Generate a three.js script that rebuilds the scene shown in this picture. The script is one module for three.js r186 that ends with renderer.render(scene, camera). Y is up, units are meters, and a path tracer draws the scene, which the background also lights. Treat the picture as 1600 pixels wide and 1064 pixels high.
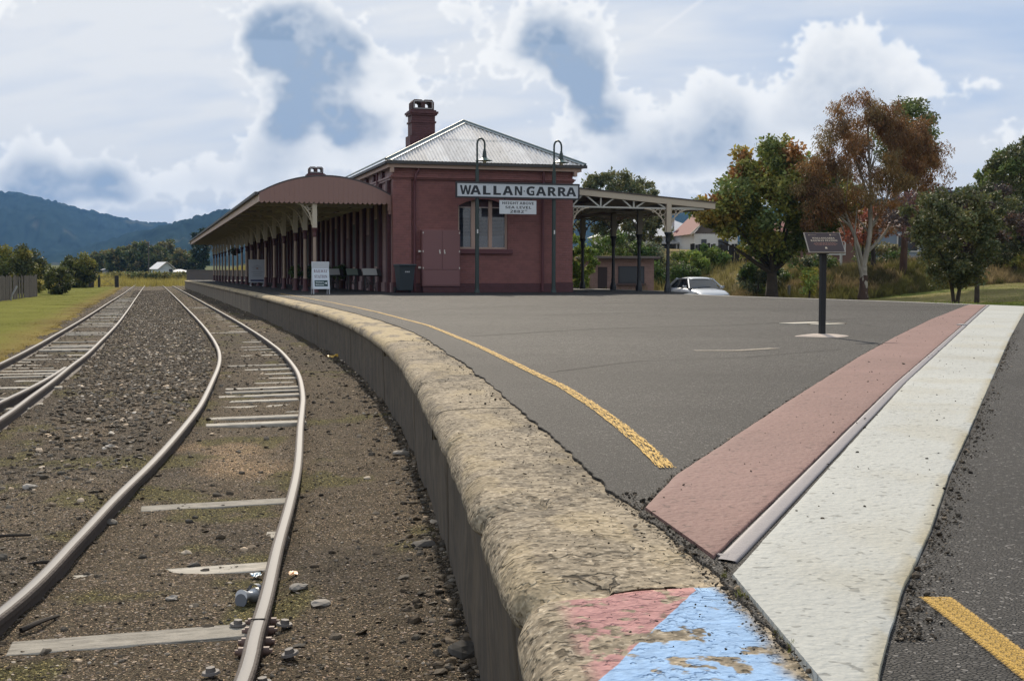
import * as THREE from 'three';
import { mergeGeometries, toCreasedNormals } from 'three/addons/utils/BufferGeometryUtils.js';
import { RoundedBoxGeometry } from 'three/addons/geometries/RoundedBoxGeometry.js';

// ------------------------------------------------------------ camera, sun, exposure
const scene = new THREE.Scene();
const camera = new THREE.PerspectiveCamera(29.75, 1024 / 680, 0.1, 9000);
camera.position.set(0, 1.4245, 0);
camera.rotation.set(-0.051989, -0.277866, 0.0025, 'YXZ');
const renderer = new THREE.WebGLRenderer({ antialias: true });
renderer.toneMapping = THREE.LinearToneMapping;
renderer.toneMappingExposure = 1.0;
renderer.shadowMap.enabled = true;
const SUN = new THREE.Vector3(0.15, 0.71, -1).normalize();
const sun = new THREE.DirectionalLight(0xfff1dc, 4.7);
sun.position.copy(SUN).multiplyScalar(150).add(new THREE.Vector3(8, 0, -30));
sun.target.position.set(8, 0, -30);
sun.castShadow = true;
sun.shadow.radius = 2;
sun.shadow.mapSize.set(4096, 4096);
Object.assign(sun.shadow.camera, { left: -70, right: 70, top: 70, bottom: -70, near: 1, far: 400 });
scene.add(sun, sun.target);
scene.fog = new THREE.FogExp2(0x7db4f6, 0.00012);

// ------------------------------------------------------------ numbers and noise
function rng(seed) { let a = seed >>> 0; return () => { a = (a + 0x6D2B79F5) | 0; let t = Math.imul(a ^ (a >>> 15), 1 | a); t = (t + Math.imul(t ^ (t >>> 7), 61 | t)) ^ t; return ((t ^ (t >>> 14)) >>> 0) / 4294967296; }; }
const clamp = (x, a = 0, b = 1) => Math.min(b, Math.max(a, x));
const lerp = (a, b, t) => a + (b - a) * t;
const sst = (a, b, x) => { const t = clamp((x - a) / (b - a)); return t * t * (3 - 2 * t); };
const HT = new Float32Array(65536); { const r = rng(77); for (let i = 0; i < 65536; i++) HT[i] = r(); }
const h2 = (x, y) => HT[(Math.imul(x & 0xffff, 40503) ^ Math.imul(y & 0xffff, 60493) ^ ((x * 7 + y * 13) & 255)) & 65535];
function vn(x, y, px = 0, py = px) {           // value noise, periodic if px > 0
  let xi = Math.floor(x), yi = Math.floor(y); const fx = x - xi, fy = y - yi; let x1 = xi + 1, y1 = yi + 1;
  if (px) { xi = ((xi % px) + px) % px; x1 = ((x1 % px) + px) % px; yi = ((yi % py) + py) % py; y1 = ((y1 % py) + py) % py; }
  const u = fx * fx * (3 - 2 * fx), v = fy * fy * (3 - 2 * fy);
  const a = h2(xi, yi), b = h2(x1, yi), c = h2(xi, y1), d = h2(x1, y1);
  return a + (b - a) * u + (c - a) * v + (a - b - c + d) * u * v;
}
function fbm(x, y, o = 4, px = 0, py = px) { let s = 0, a = 0.5, t = 0; for (let i = 0; i < o; i++) { s += a * vn(x + i * 17, y + i * 31, px, py); t += a; a *= 0.5; x *= 2; y *= 2; px *= 2; py *= 2; } return s / t; }
function interp(pts, z) {                      // pts [x, z] sorted by falling z
  if (z >= pts[0][1]) return pts[0][0] + (pts[1][0] - pts[0][0]) * (z - pts[0][1]) / (pts[1][1] - pts[0][1]);
  for (let i = 1; i < pts.length; i++) if (z >= pts[i][1]) return lerp(pts[i - 1][0], pts[i][0], (z - pts[i - 1][1]) / (pts[i][1] - pts[i - 1][1]));
  return pts[pts.length - 1][0];
}
const toS = new Uint8Array(4097); for (let i = 0; i <= 4096; i++) { const l = i / 4096; toS[i] = Math.round(255 * (l <= 0.0031308 ? 12.92 * l : 1.055 * Math.pow(l, 1 / 2.4) - 0.055)); }
function tex(w, h, fn, { color = true, wrap = true, rx = 1, ry = 1 } = {}) {
  const d = new Uint8Array(w * h * 4);
  for (let y = 0, i = 0; y < h; y++) for (let x = 0; x < w; x++, i += 4) {
    const c = fn(x, y);
    if (color) { d[i] = toS[clamp(c[0]) * 4096 | 0]; d[i + 1] = toS[clamp(c[1]) * 4096 | 0]; d[i + 2] = toS[clamp(c[2]) * 4096 | 0]; }
    else { d[i] = d[i + 1] = d[i + 2] = clamp(c) * 255; }
    d[i + 3] = 255;
  }
  const t = new THREE.DataTexture(d, w, h); t.magFilter = THREE.LinearFilter; t.minFilter = THREE.LinearMipmapLinearFilter; t.generateMipmaps = true;
  if (wrap) t.wrapS = t.wrapT = THREE.RepeatWrapping; t.repeat.set(rx, ry);
  if (color) t.colorSpace = THREE.SRGBColorSpace; t.needsUpdate = true; return t;
}
const C = (r, g, b) => new THREE.Color().setRGB(r, g, b);
const std = (r, g, b, rough = 0.8, extra = {}) => new THREE.MeshStandardMaterial({ color: C(r, g, b), roughness: rough, ...extra });

// ------------------------------------------------------------ scene helpers
const taken = {};
const numbered = (n) => { const k = taken[n] = (taken[n] ?? -1) + 1; return k ? n + '_' + String(k).padStart(3, '0') : n; };
function tag(o, label, category, group, kind) { o.userData.label = label; if (category) o.userData.category = category; if (group) o.userData.group = group; if (kind) o.userData.kind = kind; return o; }
function thing(name, label, category, pos = [0, 0, 0], turn = 0, group) { const o = new THREE.Group(); o.name = numbered(name); o.position.set(...pos); o.rotation.y = turn; scene.add(o); return tag(o, label, category, group); }
function part(parent, name, geo, mat) { const m = new THREE.Mesh(Array.isArray(geo) ? mg(geo) : geo, mat); m.name = parent === scene ? numbered(name) : name; m.castShadow = m.receiveShadow = true; parent.add(m); return m; }
function copy(o, pos, turn, label) { const c = o.clone(); c.name = numbered(o.name.replace(/_\d+$/, '')); c.userData = { ...o.userData }; if (pos) c.position.set(...pos); if (turn !== undefined) c.rotation.y = turn; if (label) c.userData.label = label; scene.add(c); return c; }
function mg(list) { const l = list.map((g) => { const q = g.index ? g.toNonIndexed() : g; for (const k of Object.keys(q.attributes)) if (!['position', 'normal', 'uv'].includes(k)) q.deleteAttribute(k); return q; }); return l.length === 1 ? l[0] : mergeGeometries(l); }
const bx = (w, h, d, x = 0, y = 0, z = 0) => new THREE.BoxGeometry(w, h, d).translate(x, y, z);
const bb = (x0, x1, y0, y1, z0, z1) => bx(x1 - x0, y1 - y0, z1 - z0, (x0 + x1) / 2, (y0 + y1) / 2, (z0 + z1) / 2);
const rb = (x0, x1, y0, y1, z0, z1, r = 0.01) => new RoundedBoxGeometry(x1 - x0, y1 - y0, z1 - z0, 2, r).translate((x0 + x1) / 2, (y0 + y1) / 2, (z0 + z1) / 2);
const cy = (r0, r1, h, x, y, z, n = 12) => new THREE.CylinderGeometry(r0, r1, h, n).translate(x, y + h / 2, z);
const V = (x, y, z) => new THREE.Vector3(x, y, z);
function bar(a, b, w, d = w) { const A = V(...a), B = V(...b), L = A.distanceTo(B); const g = new THREE.BoxGeometry(w, L, d); const q = new THREE.Quaternion().setFromUnitVectors(V(0, 1, 0), B.clone().sub(A).normalize()); return g.applyQuaternion(q).translate((A.x + B.x) / 2, (A.y + B.y) / 2, (A.z + B.z) / 2); }
function tube(pts, r, seg = 16, n = 7, closed = false) { return new THREE.TubeGeometry(new THREE.CatmullRomCurve3(pts.map((p) => V(...p)), closed), seg, r, n, closed); }
function limb(pts, r0, r1, seg = 8, n = 7, wob = 0) {                   // tapered tube
  const c = new THREE.CatmullRomCurve3(pts.map((p) => V(...p))), g = new THREE.TubeGeometry(c, seg, 1, n), p = g.attributes.position, q = c.getSpacedPoints(seg);
  for (let i = 0; i <= seg; i++) for (let j = 0; j <= n; j++) { const k = i * (n + 1) + j, r = lerp(r0, r1, i / seg) * (1 + wob * (vn(i * 0.9, (j % n) * 1.7) - 0.5)); p.setXYZ(k, q[i].x + (p.getX(k) - q[i].x) * r, q[i].y + (p.getY(k) - q[i].y) * r, q[i].z + (p.getZ(k) - q[i].z) * r); }
  g.computeVertexNormals(); return g;
}
function gridGeo(nu, nv, fn, colors = false) {                          // fn(i, j) -> [x, y, z, u, v, r, g, b]
  const pos = new Float32Array((nu + 1) * (nv + 1) * 3), uv = new Float32Array((nu + 1) * (nv + 1) * 2), col = colors ? new Float32Array((nu + 1) * (nv + 1) * 3) : null, idx = [];
  for (let j = 0, k = 0; j <= nv; j++) for (let i = 0; i <= nu; i++, k++) { const a = fn(i, j); pos.set([a[0], a[1], a[2]], k * 3); uv.set([a[3], a[4]], k * 2); if (col) col.set([a[5], a[6], a[7]], k * 3); }
  for (let j = 0; j < nv; j++) for (let i = 0; i < nu; i++) { const a = j * (nu + 1) + i, b = a + 1, c = a + nu + 1, d = c + 1; idx.push(a, b, d, a, d, c); }
  const g = new THREE.BufferGeometry(); g.setAttribute('position', new THREE.BufferAttribute(pos, 3)); g.setAttribute('uv', new THREE.BufferAttribute(uv, 2)); if (col) g.setAttribute('color', new THREE.BufferAttribute(col, 3)); g.setIndex(idx); g.computeVertexNormals(); return g;
}
function canvasTex(w, h, draw) { const c = document.createElement('canvas'); c.width = w; c.height = h; draw(c.getContext('2d'), w, h); const t = new THREE.CanvasTexture(c); t.colorSpace = THREE.SRGBColorSpace; t.anisotropy = 8; return t; }
const R = rng(4242);

// ------------------------------------------------------------ sky: air and clouds
{
  const W = 4096, H = 2048, data = new Float32Array(W * H * 4);
  const blobs = [
    [5.52, 10.78, 1.51, 1.3, 1, 1], [6.89, 9.89, 2.17, 1.45, 1, 1], [8.42, 9.79, 1.3, 1.3, .9, .7], [5.24, 9.56, 1.16, .87, .6, .8], [7.44, 8.68, 1.74, 1.16, 1, 1], [6.19, 7.43, 1.3, 1.1, 1, 1], [7.71, 6.91, 1.74, .93, 1.1, 1], [9.1, 6.66, 1.3, .7, 1, 1], [5.77, 6.6, 1.01, .58, .8, 1], [7.43, 7.73, .99, .58, .7, .1], [8.55, 7.75, .87, .72, .6, .15],
    [13.34, 11.15, 1.16, .58, .7, .7], [10.8, 9.02, .81, .72, .55, .5],
    [17.58, 10.84, 1.59, 1.16, 1, .9], [18.86, 10.97, 1.16, .87, .8, .4], [19.85, 10.42, .72, .64, .7, .1], [17.16, 9.89, 1.3, 1.01, .9, .9], [18.44, 9.21, 1.3, 1.22, 1.1, 1], [19.15, 8.11, 1.3, 1.01, 1.1, 1], [20.01, 7, 1.1, .75, 1, 1], [20.44, 6.44, .75, .46, .8, 1], [19.57, 9.47, .72, .72, .6, .3],
    [30.05, 9.71, 1.16, .99, 1.1, .15], [30.73, 8.81, 1.74, 1.16, 1.2, .3], [32.45, 8.22, 1.1, .75, 1, .15], [29.54, 7.92, 1.45, 1.3, 1.1, .35], [28.48, 6.73, 1.59, 1.16, 1, .3], [33.23, 8.32, .64, .52, .7, .05], [31.41, 7.32, 2.03, 1.16, .9, .4], [34.26, 7.75, 1.45, .58, .35, .05], [36.03, 7.8, 1.16, .41, .35, .05],
    [24.91, 7.76, 1.39, .87, 1, .25], [25.33, 6.8, 1.16, 1.01, 1, .75], [23.81, 5.99, 1.74, 1.16, .9, .6], [22.99, 4.89, 2.03, .93, .9, .75], [26.04, 5.55, 1.45, 1.3, .8, .5], [21.85, 6.01, 1.45, .87, .7, .2], [27.42, 5.25, 1.16, .87, .7, .3],
    [-1.62, 4.1, 1.1, .99, 1.1, 1], [-3.8, 4.12, 1.1, .93, 1, 1], [-5.04, 4.8, .75, .87, .9, .4], [-4.81, 3.62, 1.3, .75, .9, .9], [-.72, 3.45, .87, .58, .7, .4], [-2.79, 3.4, 1.74, .52, .6, .5],
    [2.34, 4.33, .87, .75, .8, .35], [1.13, 3.75, 1.01, .52, .7, .3], [3.28, 3.79, 1.16, .58, .6, .3], [5.21, 5.9, 1.45, 1.16, .75, .45], [4.66, 4.78, 1.3, .87, .7, .4], [6.31, 4.95, 1.45, .81, .7, .35], [8.54, 5.13, 1.45, .64, .6, .25], [9.38, 5.97, 1.16, .64, .5, .2],
    [10.79, 7.52, 1.74, 1.74, .5, .1], [15.04, 9.48, 2.03, 1.45, .45, .15], [21, 7.4, 1.16, .64, .55, .2], [18.74, 5.75, 1.74, .87, .6, .25], [20.45, 4.76, 1.74, .87, .7, .35]];
  const r = rng(991);
  for (let k = 0; k < 95; k++) {                                       // the same kind of clouds all round and overhead
    const az = -180 + 360 * r(), el = 3 + 52 * Math.pow(r(), 1.5); if (az > -11 && az < 43 && el < 15) { r(); continue; }
    const s = 1 + el / 22, n = 4 + r() * 5, dk = 0.2 + 0.8 * r();
    for (let q = 0; q < n; q++) blobs.push([az + (r() - 0.5) * 5 * s, el + (r() - 0.5) * 2.6 * s, (0.9 + r()) * s, (0.6 + 0.6 * r()) * s, 0.7 + 0.4 * r(), dk * (0.4 + 0.6 * r())]);
  }
  for (let k = 0; k < 34; k++) blobs.push([-9 + 52 * r(), 2.4 + 3.4 * r() * r(), 0.5 + 0.9 * r(), 0.3 + 0.35 * r(), 0.45 + 0.35 * r(), 0.15 + 0.4 * r()]);
  const bins = Array.from({ length: 90 }, () => []);
  for (const b of blobs) { const reach = b[2] * 2.6 + 1.5; for (let a = Math.floor((b[0] - reach + 180) / 4); a <= Math.floor((b[0] + reach + 180) / 4); a++) bins[((a % 90) + 90) % 90].push(b); }
  const sunAz = Math.atan2(SUN.x, -SUN.z) * 57.29578, sunEl = Math.asin(SUN.y);
  for (let y = H / 2 - 8; y < H; y++) {
    const elr = ((y + 0.5) / H - 0.5) * Math.PI, el = elr * 57.29578, se = Math.sin(Math.max(0, elr)), ce = Math.cos(elr);
    for (let x = 0; x < W; x++) {
      // three: u = atan2(dir.z, dir.x) / 2pi + 0.5
      const th = ((x + 0.5) / W - 0.5) * 2 * Math.PI, dx = Math.cos(th), dz = Math.sin(th);
      let az = Math.atan2(dx, -dz) * 57.29578;
      const cg = clamp(se * Math.sin(sunEl) + ce * Math.cos(sunEl) * Math.cos((az - sunAz) / 57.29578), -1, 1), gm = Math.acos(cg) * 57.29578;
      const hz = Math.pow(1 - se, 4);
      let R0 = lerp(0.20, 0.55, hz), G0 = lerp(0.37, 0.68, hz), B0 = lerp(0.68, 0.86, hz);
      const near = el < 25 || gm < 40;
      // high thin veil in streaks
      const px = dx * 6 / (se + 0.22) , pz = dz * 6 / (se + 0.22);
      const w1 = fbm(px * 0.35 + 40, pz * 0.35 + 40, 3), st = fbm(px * 0.5 + pz * 0.35 + w1 * 2 + 90, pz * 1.5 - px * 0.9 + 70, near ? 5 : 4);
      let veil = 0.60 + 0.7 * (w1 - 0.45) + 0.85 * (st - 0.45) + 0.34 * Math.exp(-Math.pow(gm / 30, 2)) + 0.25 * hz;
      veil -= 0.5 * Math.exp(-Math.pow((az - 36) / 11, 2)) * sst(4, 9, el);
      veil = clamp(veil, 0.06, 0.97);
      const low = 0.06 * sst(9, 2, el); R0 = lerp(R0, 0.86 - low, veil); G0 = lerp(G0, 0.88 - low * 0.85, veil); B0 = lerp(B0, 0.905 - low * 0.7, veil);
      // cumulus
      const bl = bins[Math.floor((az + 180) / 4) % 90];
      if (bl.length && el < 70) {
        const ra = az * 0.55 + el * 0.42, rb2 = el * 0.7 - az * 0.36, n1 = fbm(ra + 300, rb2 + 50, 4) - 0.5, n2 = fbm(ra + 100, rb2 + 150, 4) - 0.5;
        const wa = lerp(0.8, 2.1, sst(4.2, 6.8, el)) * (az > 23 && az < 38 ? 0.6 : 1), ax = az + n1 * wa, ey = el + n2 * wa * 0.75;
        let d = 0, k = 0, up = 0;
        for (const b of bl) { let ddx = ax - b[0]; if (ddx > 180) ddx -= 360; else if (ddx < -180) ddx += 360; const p = ddx / b[2], q = (ey - b[1]) / b[3], e = p * p + q * q; if (e < 6) { const v = b[4] * Math.exp(-e); d += v; k += v * b[5]; const q2 = (ey + 0.55 - b[1]) / b[3]; up += b[4] * Math.exp(-p * p - q2 * q2); } }
        if (d > 0.08) {
          k /= d; d = Math.min(d, 1.6); up = Math.min(up, 1.6);
          let bn = 0, a = 0.5, fx = az * 1.5 + 500, fy = el * 1.8 + 500; for (let o = 0; o < 6; o++) { const w = 2 * vn(fx, fy) - 1; bn += a * (1.06 - Math.sqrt(w * w + 0.02)); a *= 0.54; const gx = fx * 1.62 - fy * 1.23, gy = fx * 1.23 + fy * 1.62; fx = gx + 13.7; fy = gy + 5.1; }
          const e = d * 0.9 + (bn - 0.64) * 1.05 + n1 * 0.35, al = sst(0.30, 0.52, e) * (0.8 + 0.2 * sst(0.4, 1, e)), thick = sst(0.25, 1.45, d * 0.95 + (bn - 0.62) * 0.55);
          const sh = clamp((k * (0.98 + 0.7 * n2 + 0.28 * (0.6 - bn)) + 0.25 * clamp(up - d, -0.8, 0.8) * Math.min(1, k * 2)) * thick * 1.2 + (0.58 - bn) * 0.34 * thick * (0.35 + k)), rim = (1 - thick) * sst(0.35, 0.65, bn);
          let cr = lerp(0.97, 0.30, sh), cgc = lerp(0.98, 0.40, sh), cb = lerp(0.985, 0.55, sh);
          cr += rim * 0.1; cgc += rim * 0.09; cb += rim * 0.07;
          R0 = lerp(R0, cr, al); G0 = lerp(G0, cgc, al); B0 = lerp(B0, cb, al);
        }
      }
      // old contrail
      { const t = ((az - 22.1) * 1.61 + (el - 10.39) * 1.07) / (1.61 * 1.61 + 1.07 * 1.07), e = Math.abs((az - 22.1) * 1.07 - (el - 10.39) * 1.61) / 1.93; if (t > -0.1 && t < 3 && e < 0.12) { const a = 0.55 * sst(0.1, 0.02, e) * sst(-0.1, 0.2, t) * sst(3, 2, t); R0 = lerp(R0, 0.95, a); G0 = lerp(G0, 0.95, a); B0 = lerp(B0, 0.97, a); } }
      const lo = sst(3, 0, el) * 0.45; R0 = lerp(R0, 0.80, lo); G0 = lerp(G0, 0.85, lo); B0 = lerp(B0, 0.90, lo);
      const i = (y * W + x) * 4; data[i] = R0; data[i + 1] = G0; data[i + 2] = B0; data[i + 3] = 1;
    }
  }
  for (let i = 0; i < (H / 2 - 8) * W * 4; i += 4) { data[i] = 0.22; data[i + 1] = 0.21; data[i + 2] = 0.18; data[i + 3] = 1; }
  const t = new THREE.DataTexture(data, W, H, THREE.RGBAFormat, THREE.FloatType); t.mapping = THREE.EquirectangularReflectionMapping; t.magFilter = THREE.LinearFilter; t.minFilter = THREE.LinearFilter; t.needsUpdate = true;
  scene.background = t; scene.environment = t;
}

// ------------------------------------------------------------ surface textures
function worley(n, G, seed) {                                           // periodic cells on an n x n map: id, distance to the nearest and second nearest
  const r = rng(seed), P = new Float32Array(G * G * 2); for (let i = 0; i < P.length; i++) P[i] = r();
  const id = new Int32Array(n * n), f1 = new Float32Array(n * n), f2 = new Float32Array(n * n);
  for (let y = 0; y < n; y++) for (let x = 0; x < n; x++) {
    const gx = x / n * G, gy = y / n * G, cx = Math.floor(gx), cyy = Math.floor(gy); let a = 9, b = 9, k = 0;
    for (let j = -1; j <= 1; j++) for (let i = -1; i <= 1; i++) { const q = ((cyy + j + G) % G) * G + ((cx + i + G) % G), ddx = cx + i + P[q * 2] - gx, ddy = cyy + j + P[q * 2 + 1] - gy, d = ddx * ddx + ddy * ddy; if (d < a) { b = a; a = d; k = q; } else if (d < b) b = d; }
    const o = y * n + x; id[o] = k; f1[o] = Math.sqrt(a); f2[o] = Math.sqrt(b);
  }
  return { id, f1, f2 };
}
const cell = (k, s) => HT[(k * 2654435 + s * 977) & 65535];
const gravel = (() => {
  const n = 1536, a = worley(n, 400, 5), b = worley(n, 125, 6), height = new Float32Array(n * n);
  const map = tex(n, n, (x, y) => {
    const o = y * n + x, soil = fbm(x / n * 24, y / n * 24, 5, 24), t = 0.6 + 0.8 * soil;
    let r = 0.072 * t, g = 0.060 * t, bl = 0.040 * t, h = 0.25 * soil;
    const ka = a.id[o], ea = a.f2[o] - a.f1[o];
    if (cell(ka, 1) < 0.72 && a.f1[o] < 0.62) { const q = cell(ka, 2), l = 0.2 + 1.7 * q * q + (q > 0.92 ? 2.0 : 0), w = cell(ka, 3); r = 0.115 * l * (1 + 0.25 * w); g = 0.096 * l * (1 + 0.08 * w); bl = 0.072 * l; h = 0.35 + 0.35 * sst(0, 0.35, ea) * (0.5 + cell(ka, 5)); }
    const kb = b.id[o], eb = b.f2[o] - b.f1[o];
    if (cell(kb, 1) < 0.15 && b.f1[o] < 0.42) { const q = cell(kb, 2), l = 0.5 + 1.5 * q, w = cell(kb, 3); r = 0.115 * l * (1 + 0.12 * w); g = 0.102 * l; bl = 0.088 * l; h = 0.55 + 0.45 * sst(0, 0.4, eb); }
    height[o] = h; return [r, g, bl];
  });
  return { map, bump: tex(n, n, (x, y) => height[y * n + x], { color: false }) };
})();
const asphaltTex = (() => {
  const n = 1024, a = worley(n, 105, 15), height = new Float32Array(n * n);
  const map = tex(n, n, (x, y) => { const o = y * n + x, k = a.id[o], q = cell(k, 2), e = sst(0.02, 0.25, a.f2[o] - a.f1[o]), f = 0.75 + 0.5 * fbm(x / n * 40, y / n * 40, 3, 40), l = lerp(0.006, 0.012 + 0.044 * q * q + (q > 0.93 ? 0.07 : 0), e) * f; height[o] = e * (0.4 + 0.6 * q); return [l * 1.03, l, l * 0.955]; });
  return { map, bump: tex(n, n, (x, y) => height[y * n + x], { color: false }) };
})();
const mottle = (seed, n = 512, per = 8) => tex(n, n, (x, y) => fbm(x / n * per + seed, y / n * per, 6, 0) * 0.999, { color: false });
const grain = tex(512, 512, (x, y) => 0.65 * fbm(x / 512 * 64, y / 512 * 64, 3, 64) + 0.35 * fbm(x / 512 * 8, y / 512 * 8, 4, 8), { color: false });

// ------------------------------------------------------------ shape of the ground
const YP = 0.7623, YR = 0.1;
const LIP = [[-0.25, 1.2], [0.1, 0], [0.35, -0.95], [0.55, -1.7], [0.69, -2.33], [0.75, -2.62], [0.8, -2.92], [0.87, -3.31], [0.92, -3.61], [0.98, -3.96], [1.05, -4.36], [1.13, -4.84], [1.25, -5.54], [1.4, -6.48], [1.54, -7.37], [1.7, -8.42], [1.93, -9.93], [2.14, -11.55], [2.34, -13.32], [2.54, -15.41], [2.77, -18.31], [2.96, -21.85], [3.07, -25], [3.17, -29.7], [3.29, -36.9], [3.37, -44], [3.41, -56], [3.42, -75], [3.4, -90], [3.32, -121]];
const INN = [[0.45, 1.2], [0.72, 0], [0.92, -0.95], [1.03, -1.7], [1.09, -2.05], [1.17, -2.4], [1.215, -2.63], [1.27, -2.96], [1.32, -3.33], [1.38, -3.78], [1.5, -4.49], [1.64, -5.32], [1.8, -6.29], [1.98, -7.42], [2.14, -8.48], [2.32, -9.74], [2.52, -11.22], [2.69, -12.43], [2.9, -14.24], [3.05, -16.12], [3.19, -18.08], [3.34, -21.33], [3.44, -24.95], [3.52, -28], [3.63, -36], [3.72, -45], [3.78, -60], [3.8, -80], [3.76, -121]];
const lipX = (z) => interp(LIP, z), innX = (z) => interp(INN, z);
const RIGHT = [[18, 3], [17.95, -23], [17.95, -28], [17.65, -32], [17.25, -35.5], [17.3, -39], [19.3, -43], [19.5, -58], [19.5, -122]];
function bedY(x, z) {                                                   // track side ground
  let y = -0.012 + 0.05 * (fbm(x * 0.9 + 50, z * 0.9 + 80, 3) - 0.5) + 0.022 * (fbm(x * 5 + 9, z * 5, 3) - 0.5);
  y += 0.05 * sst(-0.45, 0.1, x - lipX(z));                             // rubble heaped against the wall
  y += 0.05 * (fbm(x * 1.5 + 7, z * 2.6 + 40, 3) - 0.5) * sst(0.62, 0.9, x - mainMid(z));
  const m = mainMid(z), dm = Math.abs(x - m); y += 0.052 * sst(1.6, 0.85, dm) * sst(0.56, 0.7, dm) + 0.02 * sst(0.75, 0.5, dm);
  return y;
}
const mainMid = (z) => interp([[-0.9, -1], [-0.28, -4.28], [0.06, -6.27], [0.5, -9.0], [0.72, -11.2], [0.98, -13.4], [1.3, -16], [1.5, -19], [1.69, -22], [1.78, -25.4], [1.84, -30], [1.91, -37], [1.94, -47], [1.99, -61], [2.06, -83], [2.1, -122], [2.15, -160]], z);
function landY(x, z) {                                                  // everything else
  const e = x - 17.9;
  let right;
  { const a = clamp((z + 42) / 14), h0 = -0.15 + 0.85 * a; right = h0 + (1.1 - h0) * sst(z < -46 ? 5 : 0, 22, e);
    right = lerp(right, Math.max(right, 0.6), sst(-57, -60.5, z)); right += 0.95 * sst(-49.5, -54, z) * sst(26.8, 30, x);
    right += 0.036 * Math.min(48, Math.max(0, -z - 58)) * sst(-58, -70, z); }
  let left = -0.06 + 0.004 * Math.max(0, -z - 190);
  left += 0.8 * sst(-175, -192, z) * sst(-30, -4, x);
  let y = lerp(left, right, sst(9, 16, x)); 
  const far = Math.hypot(x, z); y = lerp(y, 3 + 6 * (fbm(x * 0.004 + 3, z * 0.004 + 8, 3) - 0.3), sst(220, 700, far));
  return y + 0.1 * (fbm(x * 0.25 + 31, z * 0.25 + 17, 3) - 0.5) * sst(15, 40, far);
}
{ // the land, out to the hills
  const axis = (lo, hi, mid, fine, grow) => { const a = [mid]; let s = fine, x = mid; while (x < hi) { x += s; a.push(Math.min(x, hi)); s *= grow; } s = fine; x = mid; while (x > lo) { x -= s; a.unshift(Math.max(x, lo)); s *= grow; } return a; };
  const xs = axis(-4500, 4500, 24, 0.55, 1.035), zs = axis(-4500, 400, -48, 0.5, 1.035);
  const g = gridGeo(xs.length - 1, zs.length - 1, (i, j) => {
    const x = xs[i], z = zs[zs.length - 1 - j], n = fbm(x * 0.3, z * 0.3, 4), m = fbm(x * 0.05 + 7, z * 0.05 + 3, 3);
    let c = [0.13, 0.155, 0.04];                                       // mown grass
    const dry = clamp(sst(-49, -52, z) * sst(21, 24, x) + sst(-60, -80, z) + 0.8 * sst(0.5, 0.62, m) - 0.1);
    c = [lerp(c[0], 0.24, dry), lerp(c[1], 0.19, dry), lerp(c[2], 0.09, dry)];
    if (x > 15 && x < 26 && z < -36 && z > -62) { const p = sst(0.3, 0.6, n + 0.25 * (1 - Math.abs(x - 20.5) / 5)) * sst(5.5, 3.5, Math.abs(x - 21)); c = [lerp(c[0], 0.17, p), lerp(c[1], 0.15, p), lerp(c[2], 0.12, p)]; }
    const fl = sst(110, 260, Math.hypot(x, z)); c = [lerp(c[0], 0.10, fl), lerp(c[1], 0.11, fl), lerp(c[2], 0.045, fl)];
    const t = 0.65 + 0.7 * n; return [x, landY(x, z), z, x / 2, z / 2, c[0] * t, c[1] * t, c[2] * t];
  }, true);
  const m = new THREE.MeshPhysicalMaterial({ specularIntensity: 0.1, vertexColors: true, roughness: 1, bumpMap: grain, bumpScale: 0.05 });
  const o = part(scene, 'ground', g, m); tag(o, 'grassy ground around the station and out to the hills', 'ground', null, 'structure');
}
const bedMat = new THREE.MeshPhysicalMaterial({ specularIntensity: 0.25, map: gravel.map, bumpMap: gravel.bump, bumpScale: 0.02, roughness: 0.95, vertexColors: true });
{ // track bed of cinders, soil and ballast
  const zs = []; for (let z = 1, s = 0.05; z > -175; z -= s) { zs.push(z); s = Math.max(0.05, 0.011 * -z); } const nu = 130;
  const g = gridGeo(nu, zs.length - 1, (i, j) => {
    const z = zs[j], x1 = lipX(z) + 0.14, x0 = -3.0 - 0.25 * fbm(z * 0.4, 3, 3) + (z < -60 ? 0 : 0), x = lerp(x0, z < -121 ? 6 : x1, i / nu), n = fbm(x * 1.3 + 20, z * 1.3 + 4, 4), m = fbm(x * 0.5 + 1, z * 0.25 + 9, 3);
    let r = 0.78 + 0.5 * n, gg = r, b = r;
    const sand = sst(0.85, 0.2, Math.hypot((x - 0.6) / 0.75, (z + 9.9) / 1.5) + 1.1 * (n - 0.5)); r += 2.0 * sand; gg += 1.6 * sand; b += 1.15 * sand;   // sandy patch between the rails
    const tan = sst(0.48, 0.62, m) * 0.3; r += tan; gg += tan * 0.86; b += tan * 0.6;
    const moss = sst(0.60, 0.70, fbm(x * 2.1 + 77, z * 2.1 + 33, 4)) * sst(-2.2, -1.2, x); r = lerp(r, 1.15, moss * 0.7); gg = lerp(gg, 1.3, moss * 0.7); b = lerp(b, 0.55, moss * 0.7);
    if (x < -2.1) { const q = sst(-2.1, -2.7, x + 0.4 * (n - 0.5)); r = lerp(r, 1.45, q * 0.7); gg = lerp(gg, 1.2, q * 0.7); b = lerp(b, 0.7, q * 0.7); }
    return [x, bedY(x, z), z, x / 2.6, z / 2.6, r, gg, b];
  }, true);
  tag(part(scene, 'track_bed', g, bedMat), 'dirt and gravel track bed between the rails', 'track bed', null, 'structure');
}
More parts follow.
